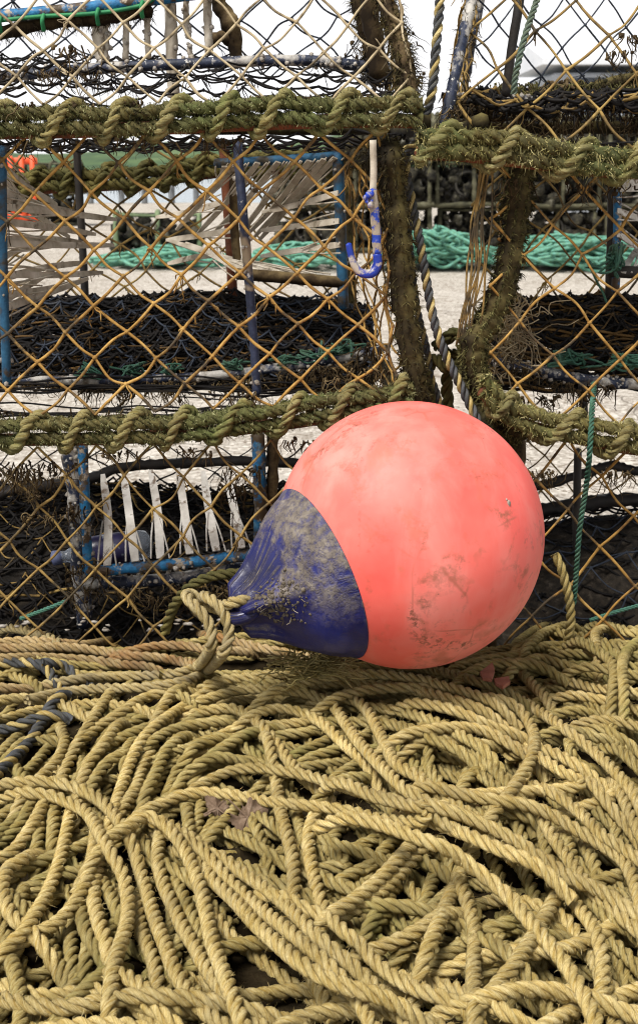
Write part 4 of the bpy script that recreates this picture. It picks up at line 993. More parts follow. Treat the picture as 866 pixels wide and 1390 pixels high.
def buoy_mat():
    t = NT('coral_buoy_skin'); o = t.obj()
    c = t.ramp(t.noise(o, 7, 4, .55), [(.32, (.80, .092, .074)), (.52, (.83, .152, .122)), (.72, (.83, .275, .235))])
    st = t.noise(t.mapped(o, (20, 20, 5)), 1.2, 5, .6, .3)
    c = t.mix(t.math('MULTIPLY', t.mask(st, .45, .75), .24), c, (.86, .46, .40, 1))
    # grime : scattered scuffs and a few long rubbed streaks
    g1 = t.math('MULTIPLY', t.mask(t.noise(o, 21, 5, .62, .5), .53, .68), t.mask(t.noise(o, 90, 4, .7), .42, .62))
    g2 = t.math('MULTIPLY', t.mask(t.noise(t.mapped(o, (1.0, 1, .45)), 22, 3, .55, .8), .57, .70), t.mask(t.noise(o, 160, 3, .7), .48, .62))
    c = t.mix(t.math('MULTIPLY', g1, .75), c, (.16, .075, .03, 1))
    c = t.mix(t.math('MULTIPLY', g2, .8), c, (.09, .05, .025, 1))
    rot = t.n('ShaderNodeMapping', {'Vector': o, 'Rotation': (.4, .7, .2), 'Scale': (30, 3, 30)}).outputs[0]
    g3 = t.math('MULTIPLY', t.mask(t.noise(rot, .9, 3, .5), .60, .68), .5)
    c = t.mix(g3, c, (.42, .12, .07, 1))
    ov = t.n('ShaderNodeVectorMath', {0: o, 1: t.n('ShaderNodeVectorMath', {0: t.n('ShaderNodeTexNoise', {'Vector': o, 'Scale': 9.0}).outputs[1], 1: (.05, .05, .05)}, operation='MULTIPLY').outputs[0]}, operation='ADD').outputs[0]
    scr = t.math('MULTIPLY', t.mask(t.vor(ov, 9, 'DISTANCE_TO_EDGE'), .016, .002), t.mask(t.noise(o, 11, 3, .6), .52, .62))
    c = t.mix(t.math('MULTIPLY', scr, .55), c, (.36, .10, .06, 1))
    sp = t.mask(t.vor(o, 55), .055, .03)
    sp = t.math('MULTIPLY', sp, t.mask(t.noise(o, 9, 2, .5), .56, .60))
    c = t.mix(sp, c, (.12, .05, .03, 1))
    t.set(color=c, rough=t.n('ShaderNodeMapRange', {'Value': t.noise(o, 25, 4, .6), 'To Min': .46, 'To Max': .66}).outputs[0], spec=.45)
    t.set(**{'Subsurface Weight': .12, 'Subsurface Radius': (.02, .006, .004), 'Subsurface Scale': .3})
    t.bump(t.math('ADD', t.noise(o, 24, 4, .6), t.math('MULTIPLY', t.noise(o, 260, 3, .7), .25)), .0009, .6)
    return t.m
bo = lathe(body, 128, 'float_body', buoy_mat(), by)
tag(bo, 'faded coral pink round float body')
def blue_mat():
    t = NT('muddy_blue_vinyl'); o = t.obj(); rc = t.rc()
    c = t.ramp(t.noise(o, 14, 4, .6), [(.3, (.004, .004, .03)), (.55, (.007, .010, .10)), (.75, (.013, .022, .19))])
    stv = t.noise(t.mapped(rc, (7, 7, 1.2)), 1.6, 5, .65, .6)
    fine = t.noise(o, 110, 5, .75)
    mud = t.math('MULTIPLY', t.mask(stv, .49, .62), t.mask(fine, .36, .62))
    big = t.math('MULTIPLY', t.mask(t.noise(o, 13, 5, .68), .50, .58), t.mask(fine, .28, .52))
    mud = t.math('MAXIMUM', mud, big)
    nz_ = t.n('ShaderNodeSeparateXYZ', {0: t.n('ShaderNodeNewGeometry').outputs['Normal']}).outputs[2]
    mud = t.math('MULTIPLY', mud, t.mask(t.math('ADD', nz_, t.math('MULTIPLY', fine, .5)), -.15, .35))   # mud thins out on faces turned downwards
    mc = t.ramp(t.noise(o, 60, 4, .7), [(.3, (.07, .055, .038)), (.55, (.19, .16, .115)), (.75, (.32, .28, .22))])
    c = t.mix(t.math('MULTIPLY', mud, .85), c, mc)
    t.set(color=c, rough=t.n('ShaderNodeMapRange', {'Value': mud, 'To Min': .36, 'To Max': .9}).outputs[0], spec=.45)
    t.bump(t.math('ADD', t.math('MULTIPLY', mud, .8), t.noise(o, 30, 4, .6)), .0016, .9)
    return t.m
mbl = blue_mat()
s0, c0_ = math.sin(R_(PHI)), math.cos(R_(PHI))
prof_a = [(c0_ - .004, s0 + .004), (c0_ + .004, s0 + .009), (.80, .640), (.87, .606), (.94, .563), (1.0, .516), (1.06, .462), (1.12, .403), (1.18, .34), (1.24, .28), (1.29, .235), (1.34, .205), (1.38, .185), (1.42, .165), (1.45, .12), (1.465, .06), (1.467, .0006)]
pa_ = np.array(prof_a); tt = np.linspace(0, 1, 60)
pi_ = np.stack([np.interp(tt, np.linspace(0, 1, len(pa_)), pa_[:, k]) for k in (0, 1)], 1)
def disp(a, r, q):
    k = np.clip((a - 1.0) / .28, 0, 1) * np.clip((1.455 - a) / .03, 0, 1)
    lobes = abs(math.cos(2 * (q - .35))) ** 7         # four moulded webs running up to the rope eye
    fl = np.clip((a - 1.15) / .25, 0, 1)
    r2 = r * (1 - .30 * k * (1 - lobes)) + .05 * k * lobes
    return r2, a
nose = lathe([tuple(x) for x in pi_], 144, 'nose_cap', mbl, by, disp)
tag(nose, 'dark blue cone end smeared with dried mud')
# eye collar at the tip
b = MB()
tc = BC + BR * AX * 1.41
for rr in (1.0,):
    ring = [tc + BR * (E1 * math.cos(a) * .13 + AX * math.sin(a) * .11) for a in np.linspace(0, 2 * math.pi, 25)]
    b.tube(ring, BR * .052, 10, caps=False, wob=.05)
b.build('rope_eye', mbl, by)
# weed and mud stuck to the nose
V = np.array([v.co for v in nose.data.vertices]) + np.array(WORLD_LOC[by.name]); nseg = 144
b = MB(); mud = MB()
toC = (CAM - BC) / np.linalg.norm(CAM - BC)
cands = [i for i in range(len(V)) if (V[i] - BC - AX * AX.dot(V[i] - BC)).dot(toC) > 0 and AX.dot(V[i] - BC) / BR > .88]
hub = P(385, 818, 1.24)
cands.sort(key=lambda i: np.linalg.norm(V[i] - hub) + RNG.uniform(0, .05))
for i in cands[:170]:
    n_ = V[i] - BC - AX * AX.dot(V[i] - BC); n_ /= np.linalg.norm(n_)
    if RNG.random() < .45:
        pts = [V[i]]; d = n_ * .4 + RNG.normal(0, 1, 3)
        for q in range(4):
            d = d + RNG.normal(0, .6, 3) - n_ * .15; d /= np.linalg.norm(d); pts.append(pts[-1] + d * RNG.uniform(.0012, .0035))
        b.tube(catmull(pts, 3), .0005, 3)
    else:
        mud.blob(V[i], RNG.uniform(.0010, .0028), 7, 4, .5)
o = b.build('dry_weed', M['dust_weed'], nose); o['kind'] = 'stuff'
md = blend_mat('dried_mud', [(.3, (.07, .055, .038)), (.55, (.16, .13, .095)), (.75, (.27, .23, .18))], 80, .95, .003)
o = mud.build('mud_crumbs', md, nose); o['kind'] = 'stuff'
# inflation plug seen as a small white fleck on the float
c_ = ray(690, 684)[0] if ray(690, 684).ndim > 1 else ray(690, 684)
def on_buoy(px, py, lift=1.0):
    d = ray(px, py); d = d / np.linalg.norm(d); oc = CAM - BC; bq = d.dot(oc); cq = oc.dot(oc) - (BR * lift) ** 2
    return CAM + d * (-bq - math.sqrt(max(bq * bq - cq, 0)))
b = MB().blob(on_buoy(690, 684), .0022, 8, 5, .15, (1, .6, 2.0)); b.blob(on_buoy(687, 678), .0013, 7, 4, .2)
b.build('white_fleck', M['crust'], by)

# ================================================================== ROPE HEAP
TILES = {'A': (0, 840), 'B': (290, 840), 'C': (576, 840), 'D': (0, 1070), 'E': (290, 1070), 'F': (576, 1070)}
def tr(*segs):
    out = []
    for s in segs:
        T = s[0]; v = [int(x) for x in s[1:].split()]
        for i in range(0, len(v), 2):
            if T == 'p': out.append((v[i], v[i + 1]))
            else: out.append((TILES[T][0] + v[i] / 2.986, TILES[T][1] + v[i + 1] / 2.986))
    return out
# (layer, material, trace)
RT, GR, RU, DI = 'rope', 'rope_green', 'rope_rust', 'rope_dirty'
TR = []
def L(layer, mat, *segs): TR.append((layer, mat, tr(*segs)))
# ---- layer 0 : short stretches seen deep between others
for s in ['A200 520 130 600 80 640', 'A60 490 20 530 0 550', 'A200 490 100 500 40 560 0 600', 'A60 600 100 650', 'A470 310 455 380', 'A530 510 500 560 510 620',
          'A720 570 670 620 630 690', 'A860 510 760 525 700 540', 'A600 380 540 400 480 430', 'A720 300 640 370 540 420', 'B100 405 0 412', 'B110 510 170 550 220 580', 'B350 540 420 510 490 480',
          'B370 600 450 590 560 580', 'B400 560 470 540 530 520', 'B510 630 560 600 610 570', 'B770 540 820 600', 'B550 640 660 650 720 690', 'B380 300 480 280', 'B0 590 100 570',
          'B660 420 620 470 560 480', 'B280 470 380 460 440 440', 'B100 480 60 520', 'B230 640 180 690', 'B40 690 0 680', 'C520 390 600 370', 'C440 420 500 440', 'C550 450 640 460 680 480', 'C480 490 560 500', 'C450 340 530 320 560 320', 'C90 560 180 590 160 660',
          'C20 510 10 600 50 650', 'C230 590 160 670', 'C720 360 660 350', 'C740 380 760 440', 'C580 480 600 560 640 600', 'C240 640 300 690', 'D160 170 150 260', 'D220 100 215 220', 'D300 340 200 360 140 390', 'D290 550 290 690',
          'D190 600 230 690', 'D430 400 470 480', 'D720 390 760 480 800 560', 'D680 310 760 360', 'D550 180 620 270', 'D780 50 700 100', 'D860 150 820 220', 'D590 10 520 80', 'D250 430 150 500', 'D90 440 60 500 120 480',
          'D820 60 800 160', 'D760 100 770 180', 'D20 560 60 640', 'D0 180 60 130', 'D70 460 20 420', 'D380 560 360 640', 'E560 590 640 610 700 630', 'E480 590 520 690', 'E520 370 600 330 650 310', 'E680 260 730 210', 'E480 200 530 150', 'E760 370 820 430',
          'E600 230 690 190', 'E20 220 120 240', 'E0 180 60 120 110 60', 'E50 280 150 250', 'E140 320 200 350 250 390', 'E340 120 360 200', 'E740 530 800 570', 'E460 240 540 310 460 320', 'E260 380 330 410 390 440', 'E170 150 200 230', 'E220 130 280 180',
          'E0 480 60 560 40 640', 'E640 160 590 120', 'E640 580 680 530 720 500', 'E640 540 720 420', 'F390 320 430 400 450 450', 'F270 280 300 350', 'F620 300 680 340 740 370', 'F720 370 790 350', 'F640 220 680 290', 'F350 100 380 160', 'F540 150 570 220',
          'F280 100 340 60', 'F100 40 160 70 230 100', 'F30 380 0 470', 'F0 520 80 440', 'F720 560 760 630', 'F80 240 110 330', 'F500 540 550 620 570 690', 'F380 560 420 620', 'F640 470 600 420', 'F760 130 780 200', 'F660 70 720 110',
          'F300 600 320 660', 'F460 560 400 560', 'F760 420 820 440', 'F580 220 600 300', 'F780 640 830 690', 'F60 560 0 590']:
    L(0, RT if RNG.random() < .6 else (GR if RNG.random() < .6 else DI), s)
# ---- right-hand coil behind
for s in ['C370 100 450 45 540 15 620 20 700 60', 'C380 120 460 85 540 70 620 70 700 90 866 130', 'C400 130 500 110 600 112', 'C620 160 720 180 866 195', 'C600 140 700 150 866 150', 'C150 190 260 165 360 150', 'C560 60 640 95 740 120',
          'C640 -20 720 20 800 50 866 62', 'C380 190 460 160 540 180 640 215 720 240', 'C700 195 760 210 866 230', 'C560 30 480 60 420 110', 'C470 -10 540 -25 620 -10 690 30', 'C740 30 820 45 880 40']:
    L(1, GR, s)
for s in ['C180 220 240 195 320 180 420 180', 'C380 200 440 270 490 320', 'C700 130 690 60 720 40']: L(1, RT, s)
# ---- layer 1
L(1, RU, 'A530 130 640 110 760 110 860 128', 'B100 130 200 155 300 170')
L(1, RU, 'A-30 162 120 155 250 160 400 170 500 185 580 190'); L(1, RU, 'A-30 275 100 285 180 280')
L(1, DI, 'A-30 228 60 235 130 255'); L(1, DI, 'A60 40 130 55 220 85')
for s in ['A380 350 300 400 250 430', 'A600 440 520 470 440 510 380 560', 'A470 560 430 590 380 660', 'A860 490 800 510 760 560 720 620 690 690', 'A860 560 800 590 750 640 720 690', 'A860 330 800 350 740 380', 'A860 370 820 385 760 420',
          'A720 490 670 540 640 610 600 690', 'A650 440 620 520 580 600 550 690 500 760', 'A860 420 780 430 700 450 640 480', 'B0 490 80 450 160 435 260 430 400 415', 'B0 550 60 510 130 470 200 450', 'B100 330 200 325 300 335 380 350 440 380',
          'B640 370 740 340 860 340', 'B671 415 760 435 840 458', 'B720 495 800 470 866 455', 'B810 380 850 430 866 500', 'B30 280 130 265 240 262', 'B60 245 180 235 300 225 390 200',
          'C100 310 180 345 250 390 310 420', 'C200 530 260 590 320 650 370 710', 'C440 600 510 660 560 700', 'C740 450 800 490 880 550', 'C20 490 120 490 240 510 350 540', 'C800 540 850 590 880 620',
          'D60 350 130 310 210 280 300 250 360 220', 'D110 40 60 80 -20 130', 'D130 60 80 150 -20 245', 'D180 60 150 120 100 200 50 260 -20 290', 'D330 500 350 580 390 650 420 700', 'D-20 500 20 600 40 690', 'D560 480 580 590 620 690',
          'D400 290 380 430 400 540 430 620 450 700', 'E10 520 60 590 120 640 180 690', 'E-10 580 20 690', 'E60 640 140 630 220 630', 'E430 200 500 230 600 260 690 295', 'E440 360 500 390 575 415', 'E90 190 170 230 230 270 290 310',
          'E680 470 760 480 850 492', 'F620 0 700 35 760 80', 'F10 300 80 345', 'F200 480 280 460 360 482', 'F400 460 500 490 570 530 620 600 660 660', 'F370 650 460 610', 'F250 680 380 665 520 660', 'F100 670 180 620 270 570 380 530', 'F400 100 470 160 490 240',
          'F640 420 740 520 820 570 880 625', 'F360 690 300 640']:
    L(1, RT if RNG.random() < .75 else GR, s)
for s in ['p425 950 500 942 580 950 660 985', 'p420 966 500 960 580 976 650 1012', 'p450 980 530 984 610 1012', 'p380 934 470 928 560 936 640 958', 'p10 975 60 962 130 955 190 962', 'p0 1000 50 975 110 968', 'p-20 955 30 948 80 955 120 975']:
    L(1, RT if RNG.random() < .6 else GR, s)
# ---- layer 2
L(2, RT, 'A450 300 400 370 350 450 300 540 262 620 235 700'); L(2, RT, 'A250 450 262 500 235 570 170 640 110 700')
L(2, RT, 'A690 285 560 335 470 395 400 440 340 485'); L(2, RT, 'A470 440 420 510 360 590 325 690')
L(2, RT, 'A735 280 690 310 650 380 620 440'); L(2, RT, 'A880 268 760 345 640 425 570 500 530 580 490 690', 'D450 130')
L(2, RT, 'B-20 370 80 365 150 395 200 440 250 500 300 570 360 640 430 700'); L(2, RT, 'B180 380 260 365 340 375 420 410 480 460 530 510 600 570')
L(2, RT, 'B220 490 240 580 258 690', 'E270 90 300 200 322 300 325 430'); L(2, RT, 'B500 325 570 330 620 370 660 440 700 520 740 590 830 640', 'C30 690', 'F220 130')
L(2, GR, 'B560 195 680 193 800 200', 'C0 203 100 225 200 250 300 285')
L(2, RT, 'B520 312 620 290 740 280 860 280'); L(2, RT, 'C0 345 80 360 160 385 230 420 310 450'); L(2, RT, 'C-40 458 100 440 200 445 280 470 360 515')
L(2, RT, 'C345 385 370 450 390 520 405 580'); L(2, RT, 'C460 520 560 560 640 610 700 660 760 720', 'F600 90'); L(2, RT, 'C455 555 540 610 620 680', 'F150 30')
L(2, RT, 'C720 410 800 420 880 442'); L(2, RT, 'C620 310 720 330 800 345 880 378'); L(2, RT, 'C600 260 700 285 800 290 880 302')
L(2, GR, 'C650 100 700 130 750 170 770 220 765 270'); L(2, GR, 'C880 80 820 130 800 190 806 270')
L(2, RT, 'D530 190 550 270 580 370 610 470 640 560 680 660 700 720'); L(2, RT, 'D650 190 640 280 660 380 700 470 740 560 790 640 820 700')
L(2, RT, 'D390 170 380 260 360 350 320 440 270 510 210 560 150 585'); L(2, RT, 'D80 298 30 330 10 400 30 480 60 530 110 565')
L(2, RT, 'D290 85 270 180 250 270 220 360 180 450 130 530 90 590 40 635')
L(2, RT, 'E412 100 385 190 390 280 410 370 430 450 450 510'); L(2, RT, 'E500 522 590 480 680 420 760 340 850 240'); L(2, RT, 'E490 500 560 460 650 390 720 320 795 235')
L(2, RT, 'E650 655 740 620 800 590 866 550 900 525'); L(2, RT, 'F10 660 60 540 110 430 155 335'); L(2, RT, 'F150 400 190 520 205 600 200 700')
L(2, RT, 'F480 130 520 200 570 270 620 340 680 420 760 490 880 590'); L(2, RT, 'F690 -10 740 60 790 120 840 180 880 240'); L(2, RT, 'F785 -10 820 80 880 200')
L(2, RT, 'F400 280 480 330 560 400 620 480 680 560 710 640 720 700')
# ---- layer 3 : the ropes on top
L(3, RT, 'B-30 325 100 290 200 285 300 290 400 310 480 350 530 420 580 490 640 560 700 620 770 690', 'F-20 40 100 90 200 130')
L(3, RT, 'B280 280 400 255 520 230 640 225 760 235 860 250', 'C60 268 180 300 250 325')
L(3, RT, 'C130 235 200 252 300 285 390 330 470 380 560 440 640 500 720 570 780 630 840 700', 'F866 60')
L(3, RT, 'C290 320 360 350 410 400 445 480 430 570 390 640 350 700', 'F280 100')
L(3, RT, 'B-20 655 80 615 180 605 280 615 380 635 480 665 560 690', 'E620 20 760 60 860 90', 'F100 155 200 200 300 245 400 285')
L(3, RT, 'D530 140 600 85 680 55 750 25 860 15', 'E0 18 100 30 200 50 320 65 430 75 560 95 700 130 860 130', 'F-10 80 100 90')
L(3, RT, 'E560 -10 640 30 760 60 860 80', 'F-10 60 100 92 200 130 300 175 400 230 450 270 520 310 600 370 700 410 800 470 890 535')
L(3, RT, 'E600 125 720 160 800 190 866 212', 'F10 213 100 250 180 310 260 370 330 430 400 510 460 580 520 650 560 700')
L(3, RT, 'F-10 120 100 160 200 200 300 245 400 282')
L(3, RT, 'F40 -5 180 30 300 50 420 70 520 110 620 170 720 230 800 290 840 360 870 450')
L(3, RT, 'F495 5 580 60 650 120 720 190 800 240 890 305')
L(3, RT, 'E290 445 380 490 470 530 540 590 600 640 650 700'); L(3, RT, 'D690 150 780 205 860 270', 'E20 270 100 330 200 400 300 480 400 580 480 650 540 700')
L(3, RT, 'D720 195 800 235 866 300', 'E80 390 180 480 280 560 380 640 450 700'); L(3, RT, 'D760 270 840 330', 'E-10 365 90 460 180 560 270 640 340 700')
L(3, RT, 'p-25 1068 30 1062 65 1061 100 1068 130 1083 150 1100 166 1120')
L(3, RT, 'D420 235 460 190 520 155 590 115 650 135 700 180 750 250 790 340 820 430 840 520 860 620', 'E30 720')
L(3, RT, 'p40 1076 70 1080 95 1090 118 1103 135 1130 152 1160 168 1190 174 1225 171 1260 158 1300 150 1345')
# extra rows in front (the part of the heap below the photograph's caption bar)
for s in ['p-20 1330 60 1352 140 1345 210 1370', 'p-20 1405 70 1398 150 1412', 'p60 1420 90 1370 130 1330', 'p180 1330 230 1365 300 1380 360 1420', 'p260 1330 330 1352 420 1345 520 1372 600 1418', 'p380 1400 470 1360 560 1348 660 1372', 'p560 1330 640 1350 720 1395 760 1430',
          'p680 1320 760 1352 880 1380', 'p700 1418 780 1372 880 1340', 'p20 1318 30 1370 20 1430', 'p420 1318 450 1380 470 1440', 'p620 1430 650 1370 690 1320', 'p300 1430 290 1380 250 1330', 'p810 1310 830 1370 840 1440']:
    L(1, RT, s)
for s in ['p-20 1352 80 1368 190 1352 300 1362 400 1392 470 1440', 'p520 1430 600 1375 700 1345 790 1352 890 1392', 'p-20 1440 60 1400 170 1392 260 1420', 'p330 1440 400 1385 500 1372 600 1395 680 1445']:
    L(2, RT, s)
RR = .0067                                        # rope radius
GX0, GY0, CS = -.80, .42, .003
GW, GH = int(1.6 / CS), int(1.28 / CS)
yy = GY0 + (np.arange(GH) + .5) * CS; xx = GX0 + (np.arange(GW) + .5) * CS
def base_h(x, y):
    """the mound the loops lie on"""
    f = np.clip((y - .48) / .16, 0, 1) * np.clip((1.66 - y) / .12, 0, 1); f = f * f * (3 - 2 * f)
    g_ = np.clip((.80 - np.abs(x)) / .15, 0, 1); g_ = g_ * g_ * (3 - 2 * g_)
    top = np.interp(y, [.45, .75, 1.0, 1.25, 1.42, 1.56], [.045, .072, .080, .086, .096, .100])
    return top * f * g_ + .004 * np.sin(x * 31 + 1) * np.sin(y * 27) * f
HM = base_h(xx[None, :], yy[:, None])
HB = HM.copy()
rk = int(RR / CS) + 1
KO = [(i, j, math.sqrt(max(0, RR ** 2 - (i * i + j * j) * CS * CS))) for i in range(-rk, rk + 1) for j in range(-rk, rk + 1) if (i * i + j * j) * CS * CS < RR ** 2]
KI = np.array([k[0] for k in KO]); KJ = np.array([k[1] for k in KO]); KH = np.array([k[2] for k in KO])
def smooth(a, sg):
    r = int(sg * 3) + 1; k = np.exp(-.5 * (np.arange(-r, r + 1) / sg) ** 2); k /= k.sum()
    return np.convolve(np.pad(a, r, mode='edge'), k, 'valid')
def under(xy):
    ix = np.clip(((xy[:, 0] - GX0) / CS).astype(int)[:, None] + KI, 0, GW - 1)
    iy = np.clip(((xy[:, 1] - GY0) / CS).astype(int)[:, None] + KJ, 0, GH - 1)
    return (HM[iy, ix] + KH * .85).max(1)
def stamp(p):
    ix = np.clip(((p[:, 0] - GX0) / CS).astype(int)[:, None] + KI, 0, GW - 1)
    iy = np.clip(((p[:, 1] - GY0) / CS).astype(int)[:, None] + KJ, 0, GH - 1)
    np.maximum.at(HM, (iy, ix), p[:, 2][:, None] + KH)
def settle(xy, ds, cap, sg=.014):
    raw = under(xy) - RR * .12
    b0 = base_h(xy[:, 0], xy[:, 1]); raw = np.minimum(raw, b0 + cap)
    z = raw.copy()
    for _ in range(5): z = np.maximum(raw - .0030, smooth(z, sg / ds))
    return smooth(z, (.013 if sg < .02 else .018) / ds)
DS = .004
# filler loops, lying loose on the mound, below everything traced
fill = MB()
for k in range(190):
    cx, cy = RNG.uniform(-.62, .62), RNG.uniform(.56, 1.56)
    hd = (R_(-42) + RNG.normal(0, .3)) if cx > -.08 else (R_(-100) + RNG.normal(0, .55)); ln0 = RNG.uniform(.2, .5); cv = RNG.normal(0, 1.3)
    if cy > 1.40: a_ = RNG.uniform(-.25, .25); xy = np.stack([np.linspace(-.14, .14, 14) * math.cos(a_), np.linspace(-.14, .14, 14) * math.sin(a_)], 1) + (cx, cy)
    else:
        ss = np.linspace(-.5, .5, 14) * ln0; hh = hd + cv * ss * 2; xy = np.cumsum(np.stack([np.cos(hh), np.sin(hh)], 1) * (ln0 / 13), 0); xy += np.array([cx, cy]) - xy.mean(0)
    q, _ = resample(catmull(np.c_[xy, np.zeros(14)], 4), DS)
    if q[:, 1].max() > 1.60 or abs(q[:, 0]).max() > .72: continue
    z = settle(q[:, :2], DS, .024); q[:, 2] = z
    stamp(q)
    fill.rope(q, RR * RNG.uniform(.9, 1.02), per=7, ns=6, rnd=RNG.uniform(0, 9), pitch=RR * 5.4)
# traced loops
TR_ORDER = sorted(range(len(TR)), key=lambda i: TR[i][0])
built = []
for i in TR_ORDER:
    layer, mt, px = TR[i]
    px = [tuple(p) for p in px]
    if px[-1][1] > 1288 and layer > 0 and px[-1][1] < 1330:      # keep going below the photo's caption bar
        d = np.array(px[-1]) - np.array(px[-2]); d = d / np.linalg.norm(d); e = np.array(px[-1]); tw = RNG.uniform(-.25, .25)
        for k in range(3):
            tw2 = tw * (k + 1); dd = np.array([d[0] * math.cos(tw2) - d[1] * math.sin(tw2), d[0] * math.sin(tw2) + d[1] * math.cos(tw2)])
            e = e + dd * 38; px.append(tuple(e))
    pc = catmull(np.c_[np.array(px), np.zeros(len(px))], 10)[:, :2]
    z = np.full(len(pc), .165)
    for it in range(3):
        w_ = Q(pc[:, 0], pc[:, 1], z)
        q, s_ = resample(w_, DS)
        cap = (.048, .074, .100, .130)[layer]
        zq_ = settle(q[:, :2], DS, cap, (.012, .016, .024, .036)[layer])
        # back to the pixel samples
        Lw = np.r_[0, np.cumsum(np.linalg.norm(np.diff(w_, axis=0), axis=1))]
        z = .5 * z + .5 * np.interp(Lw, s_, zq_) if it == 0 else np.interp(Lw, s_, zq_)
    ip = np.stack([np.interp(s_ * Lw[-1] / s_[-1], Lw, pc[:, k]) for k in (0, 1)], 1)
    q = Q(ip[:, 0], ip[:, 1], zq_)
    # tuck the two ends down between the ropes below
    q, _ = resample(q, DS)
    def tuck(q, sgn):
        e = q[0] if sgn < 0 else q[-1]; m_ = q[min(6, len(q) - 1)] if sgn < 0 else q[-min(7, len(q))]
        d = e - m_; d[2] = 0; d /= np.linalg.norm(d) + 1e-9
        t_ = np.arange(1, 13) * DS
        ex = e + d[None] * t_[:, None]; ex[:, 2] = e[2] - 10.0 * t_ ** 2 - .06 * t_
        return ex
    ea, eb = tuck(q, -1), tuck(q, 1)
    stamp(q)
    q = np.vstack([ea[::-1], q, eb])
    q[:, 2] = smooth(q[:, 2], 1.5)
    built.append((layer, mt, q, np.linalg.norm(np.diff(q, axis=0), axis=1).sum()))
heap = thing('heaped_rope', 'large heap of tan twisted rope lying in loose loops in front of the creels', 'rope', (0, 1.05, 0))
own = sorted([k for k, b in enumerate(built) if b[1] in (RT, GR, DI)], key=lambda k: -(built[k][0] * .12 + built[k][3]))[:99]
own = set(own); rest = MB()
rusty = []
for k, (layer, mt, q, ln) in enumerate(built):
    R = RR * (1 + RNG.uniform(-.05, .06))
    if mt == RU: rusty.append((q, R)); continue
    m_ = MB() if k in own else rest
    m_.rope(q, R, per=12 if layer > 0 else 9, ns=8 if layer > 0 else 7, rnd=RNG.uniform(0, 9), pitch=R * 5.4, phase=RNG.uniform(0, 6))
    if k in own:
        m_.fuzz(m_, int(ln * 1500), .0032, .00035, .0, curl=.6); m_.build('rope_loop', M[mt], heap)
rest.join(fill)
o = rest.build('rope_loop', M['rope_green'], heap); o['kind'] = 'stuff'
# added mound under the loops, coloured dark to paint shade into the gaps
mn = blend_mat('dark_gap_shade', [(.35, (.010, .008, .005)), (.6, (.03, .022, .012)), (.8, (.07, .055, .028))], 40, 1.0, .006, bscale=160, spec=0)
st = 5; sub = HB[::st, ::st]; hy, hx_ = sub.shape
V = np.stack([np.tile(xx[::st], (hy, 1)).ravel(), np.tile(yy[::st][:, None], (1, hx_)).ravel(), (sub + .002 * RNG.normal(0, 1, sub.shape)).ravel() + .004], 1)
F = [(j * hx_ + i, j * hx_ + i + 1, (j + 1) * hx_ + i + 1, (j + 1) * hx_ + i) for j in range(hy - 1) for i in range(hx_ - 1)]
o = MB().add(V, F).build('shade_mound', mn, heap)
# whiskers of broken fibre
# ---- rust-stained ropes across the back of the heap
lab = ['rust stained rope under the lanyard, nearest the grey striped rope', 'short rust stained rope end at the left edge of the heap', 'rust stained rope emerging from behind the lanyard loop']
lab2 = {}
extra_rust = [('pinkish grey rope turning rust red towards the buoy', 'A-30 120 120 118 250 115 400 130 520 150 640 158 760 178 840 195', 'rope_rust'),
              ('tan rope with rust stained left half reaching behind the lanyard to the buoy nose', 'A-30 98 120 88 240 98 350 105 450 88 560 68 700 55 860 75', 'rope_rust')]
def lay(px, layer=3, tuck_ends=True, lift=0):
    pc = catmull(np.c_[np.array(px), np.zeros(len(px))], 10)[:, :2]; z = np.full(len(pc), .165)
    for it in range(3):
        w_ = Q(pc[:, 0], pc[:, 1], z); q, s_ = resample(w_, DS); zq_ = settle(q[:, :2], DS, (.052, .076, .098, .128)[layer]) + lift
        Lw = np.r_[0, np.cumsum(np.linalg.norm(np.diff(w_, axis=0), axis=1))]; z = np.interp(Lw, s_, zq_)
    ip = np.stack([np.interp(s_ * Lw[-1] / s_[-1], Lw, pc[:, k]) for k in (0, 1)], 1)
    q = Q(ip[:, 0], ip[:, 1], zq_); stamp(q)
    return q
rl = ['lower rust stained rope running behind the lanyard loop under the buoy nose', 'rust stained rope lying above the grey banded rope ends', 'short rust stained rope end at the left edge of the heap']
for j, (q, R) in enumerate(rusty):
    tag(MB().rope(q, R, rnd=j * 2.0, pitch=R * 5.4).build('stained_rope', M['rope_rust'], loc=q[len(q) // 2]), rl[j % 3], 'rope', 'rust stained ropes across the back of the heap')
q = lay(tr('A-30 98 120 88 240 98 350 105 450 88 560 68 700 55 830 66', 'B70 88 200 120 300 140 410 162'))
tag(MB().rope(q, RR, rnd=4, pitch=RR * 5.4).build('stained_rope', M['rope_rust'], loc=q[len(q) // 2]), 'long rust stained rope highest at the back of the heap', 'rope', 'rust stained ropes across the back of the heap')
q = lay(tr('A-30 121 120 118 250 115 400 130 520 150 640 158 760 178 840 196'))
tag(MB().rope(q, RR * 1.05, rnd=7, pitch=RR * 5.4).build('stained_rope', M['rope_rust'], loc=q[len(q) // 2]), 'greyish pink rope turning rust red where it goes under the lanyard', 'rope', 'rust stained ropes across the back of the heap')
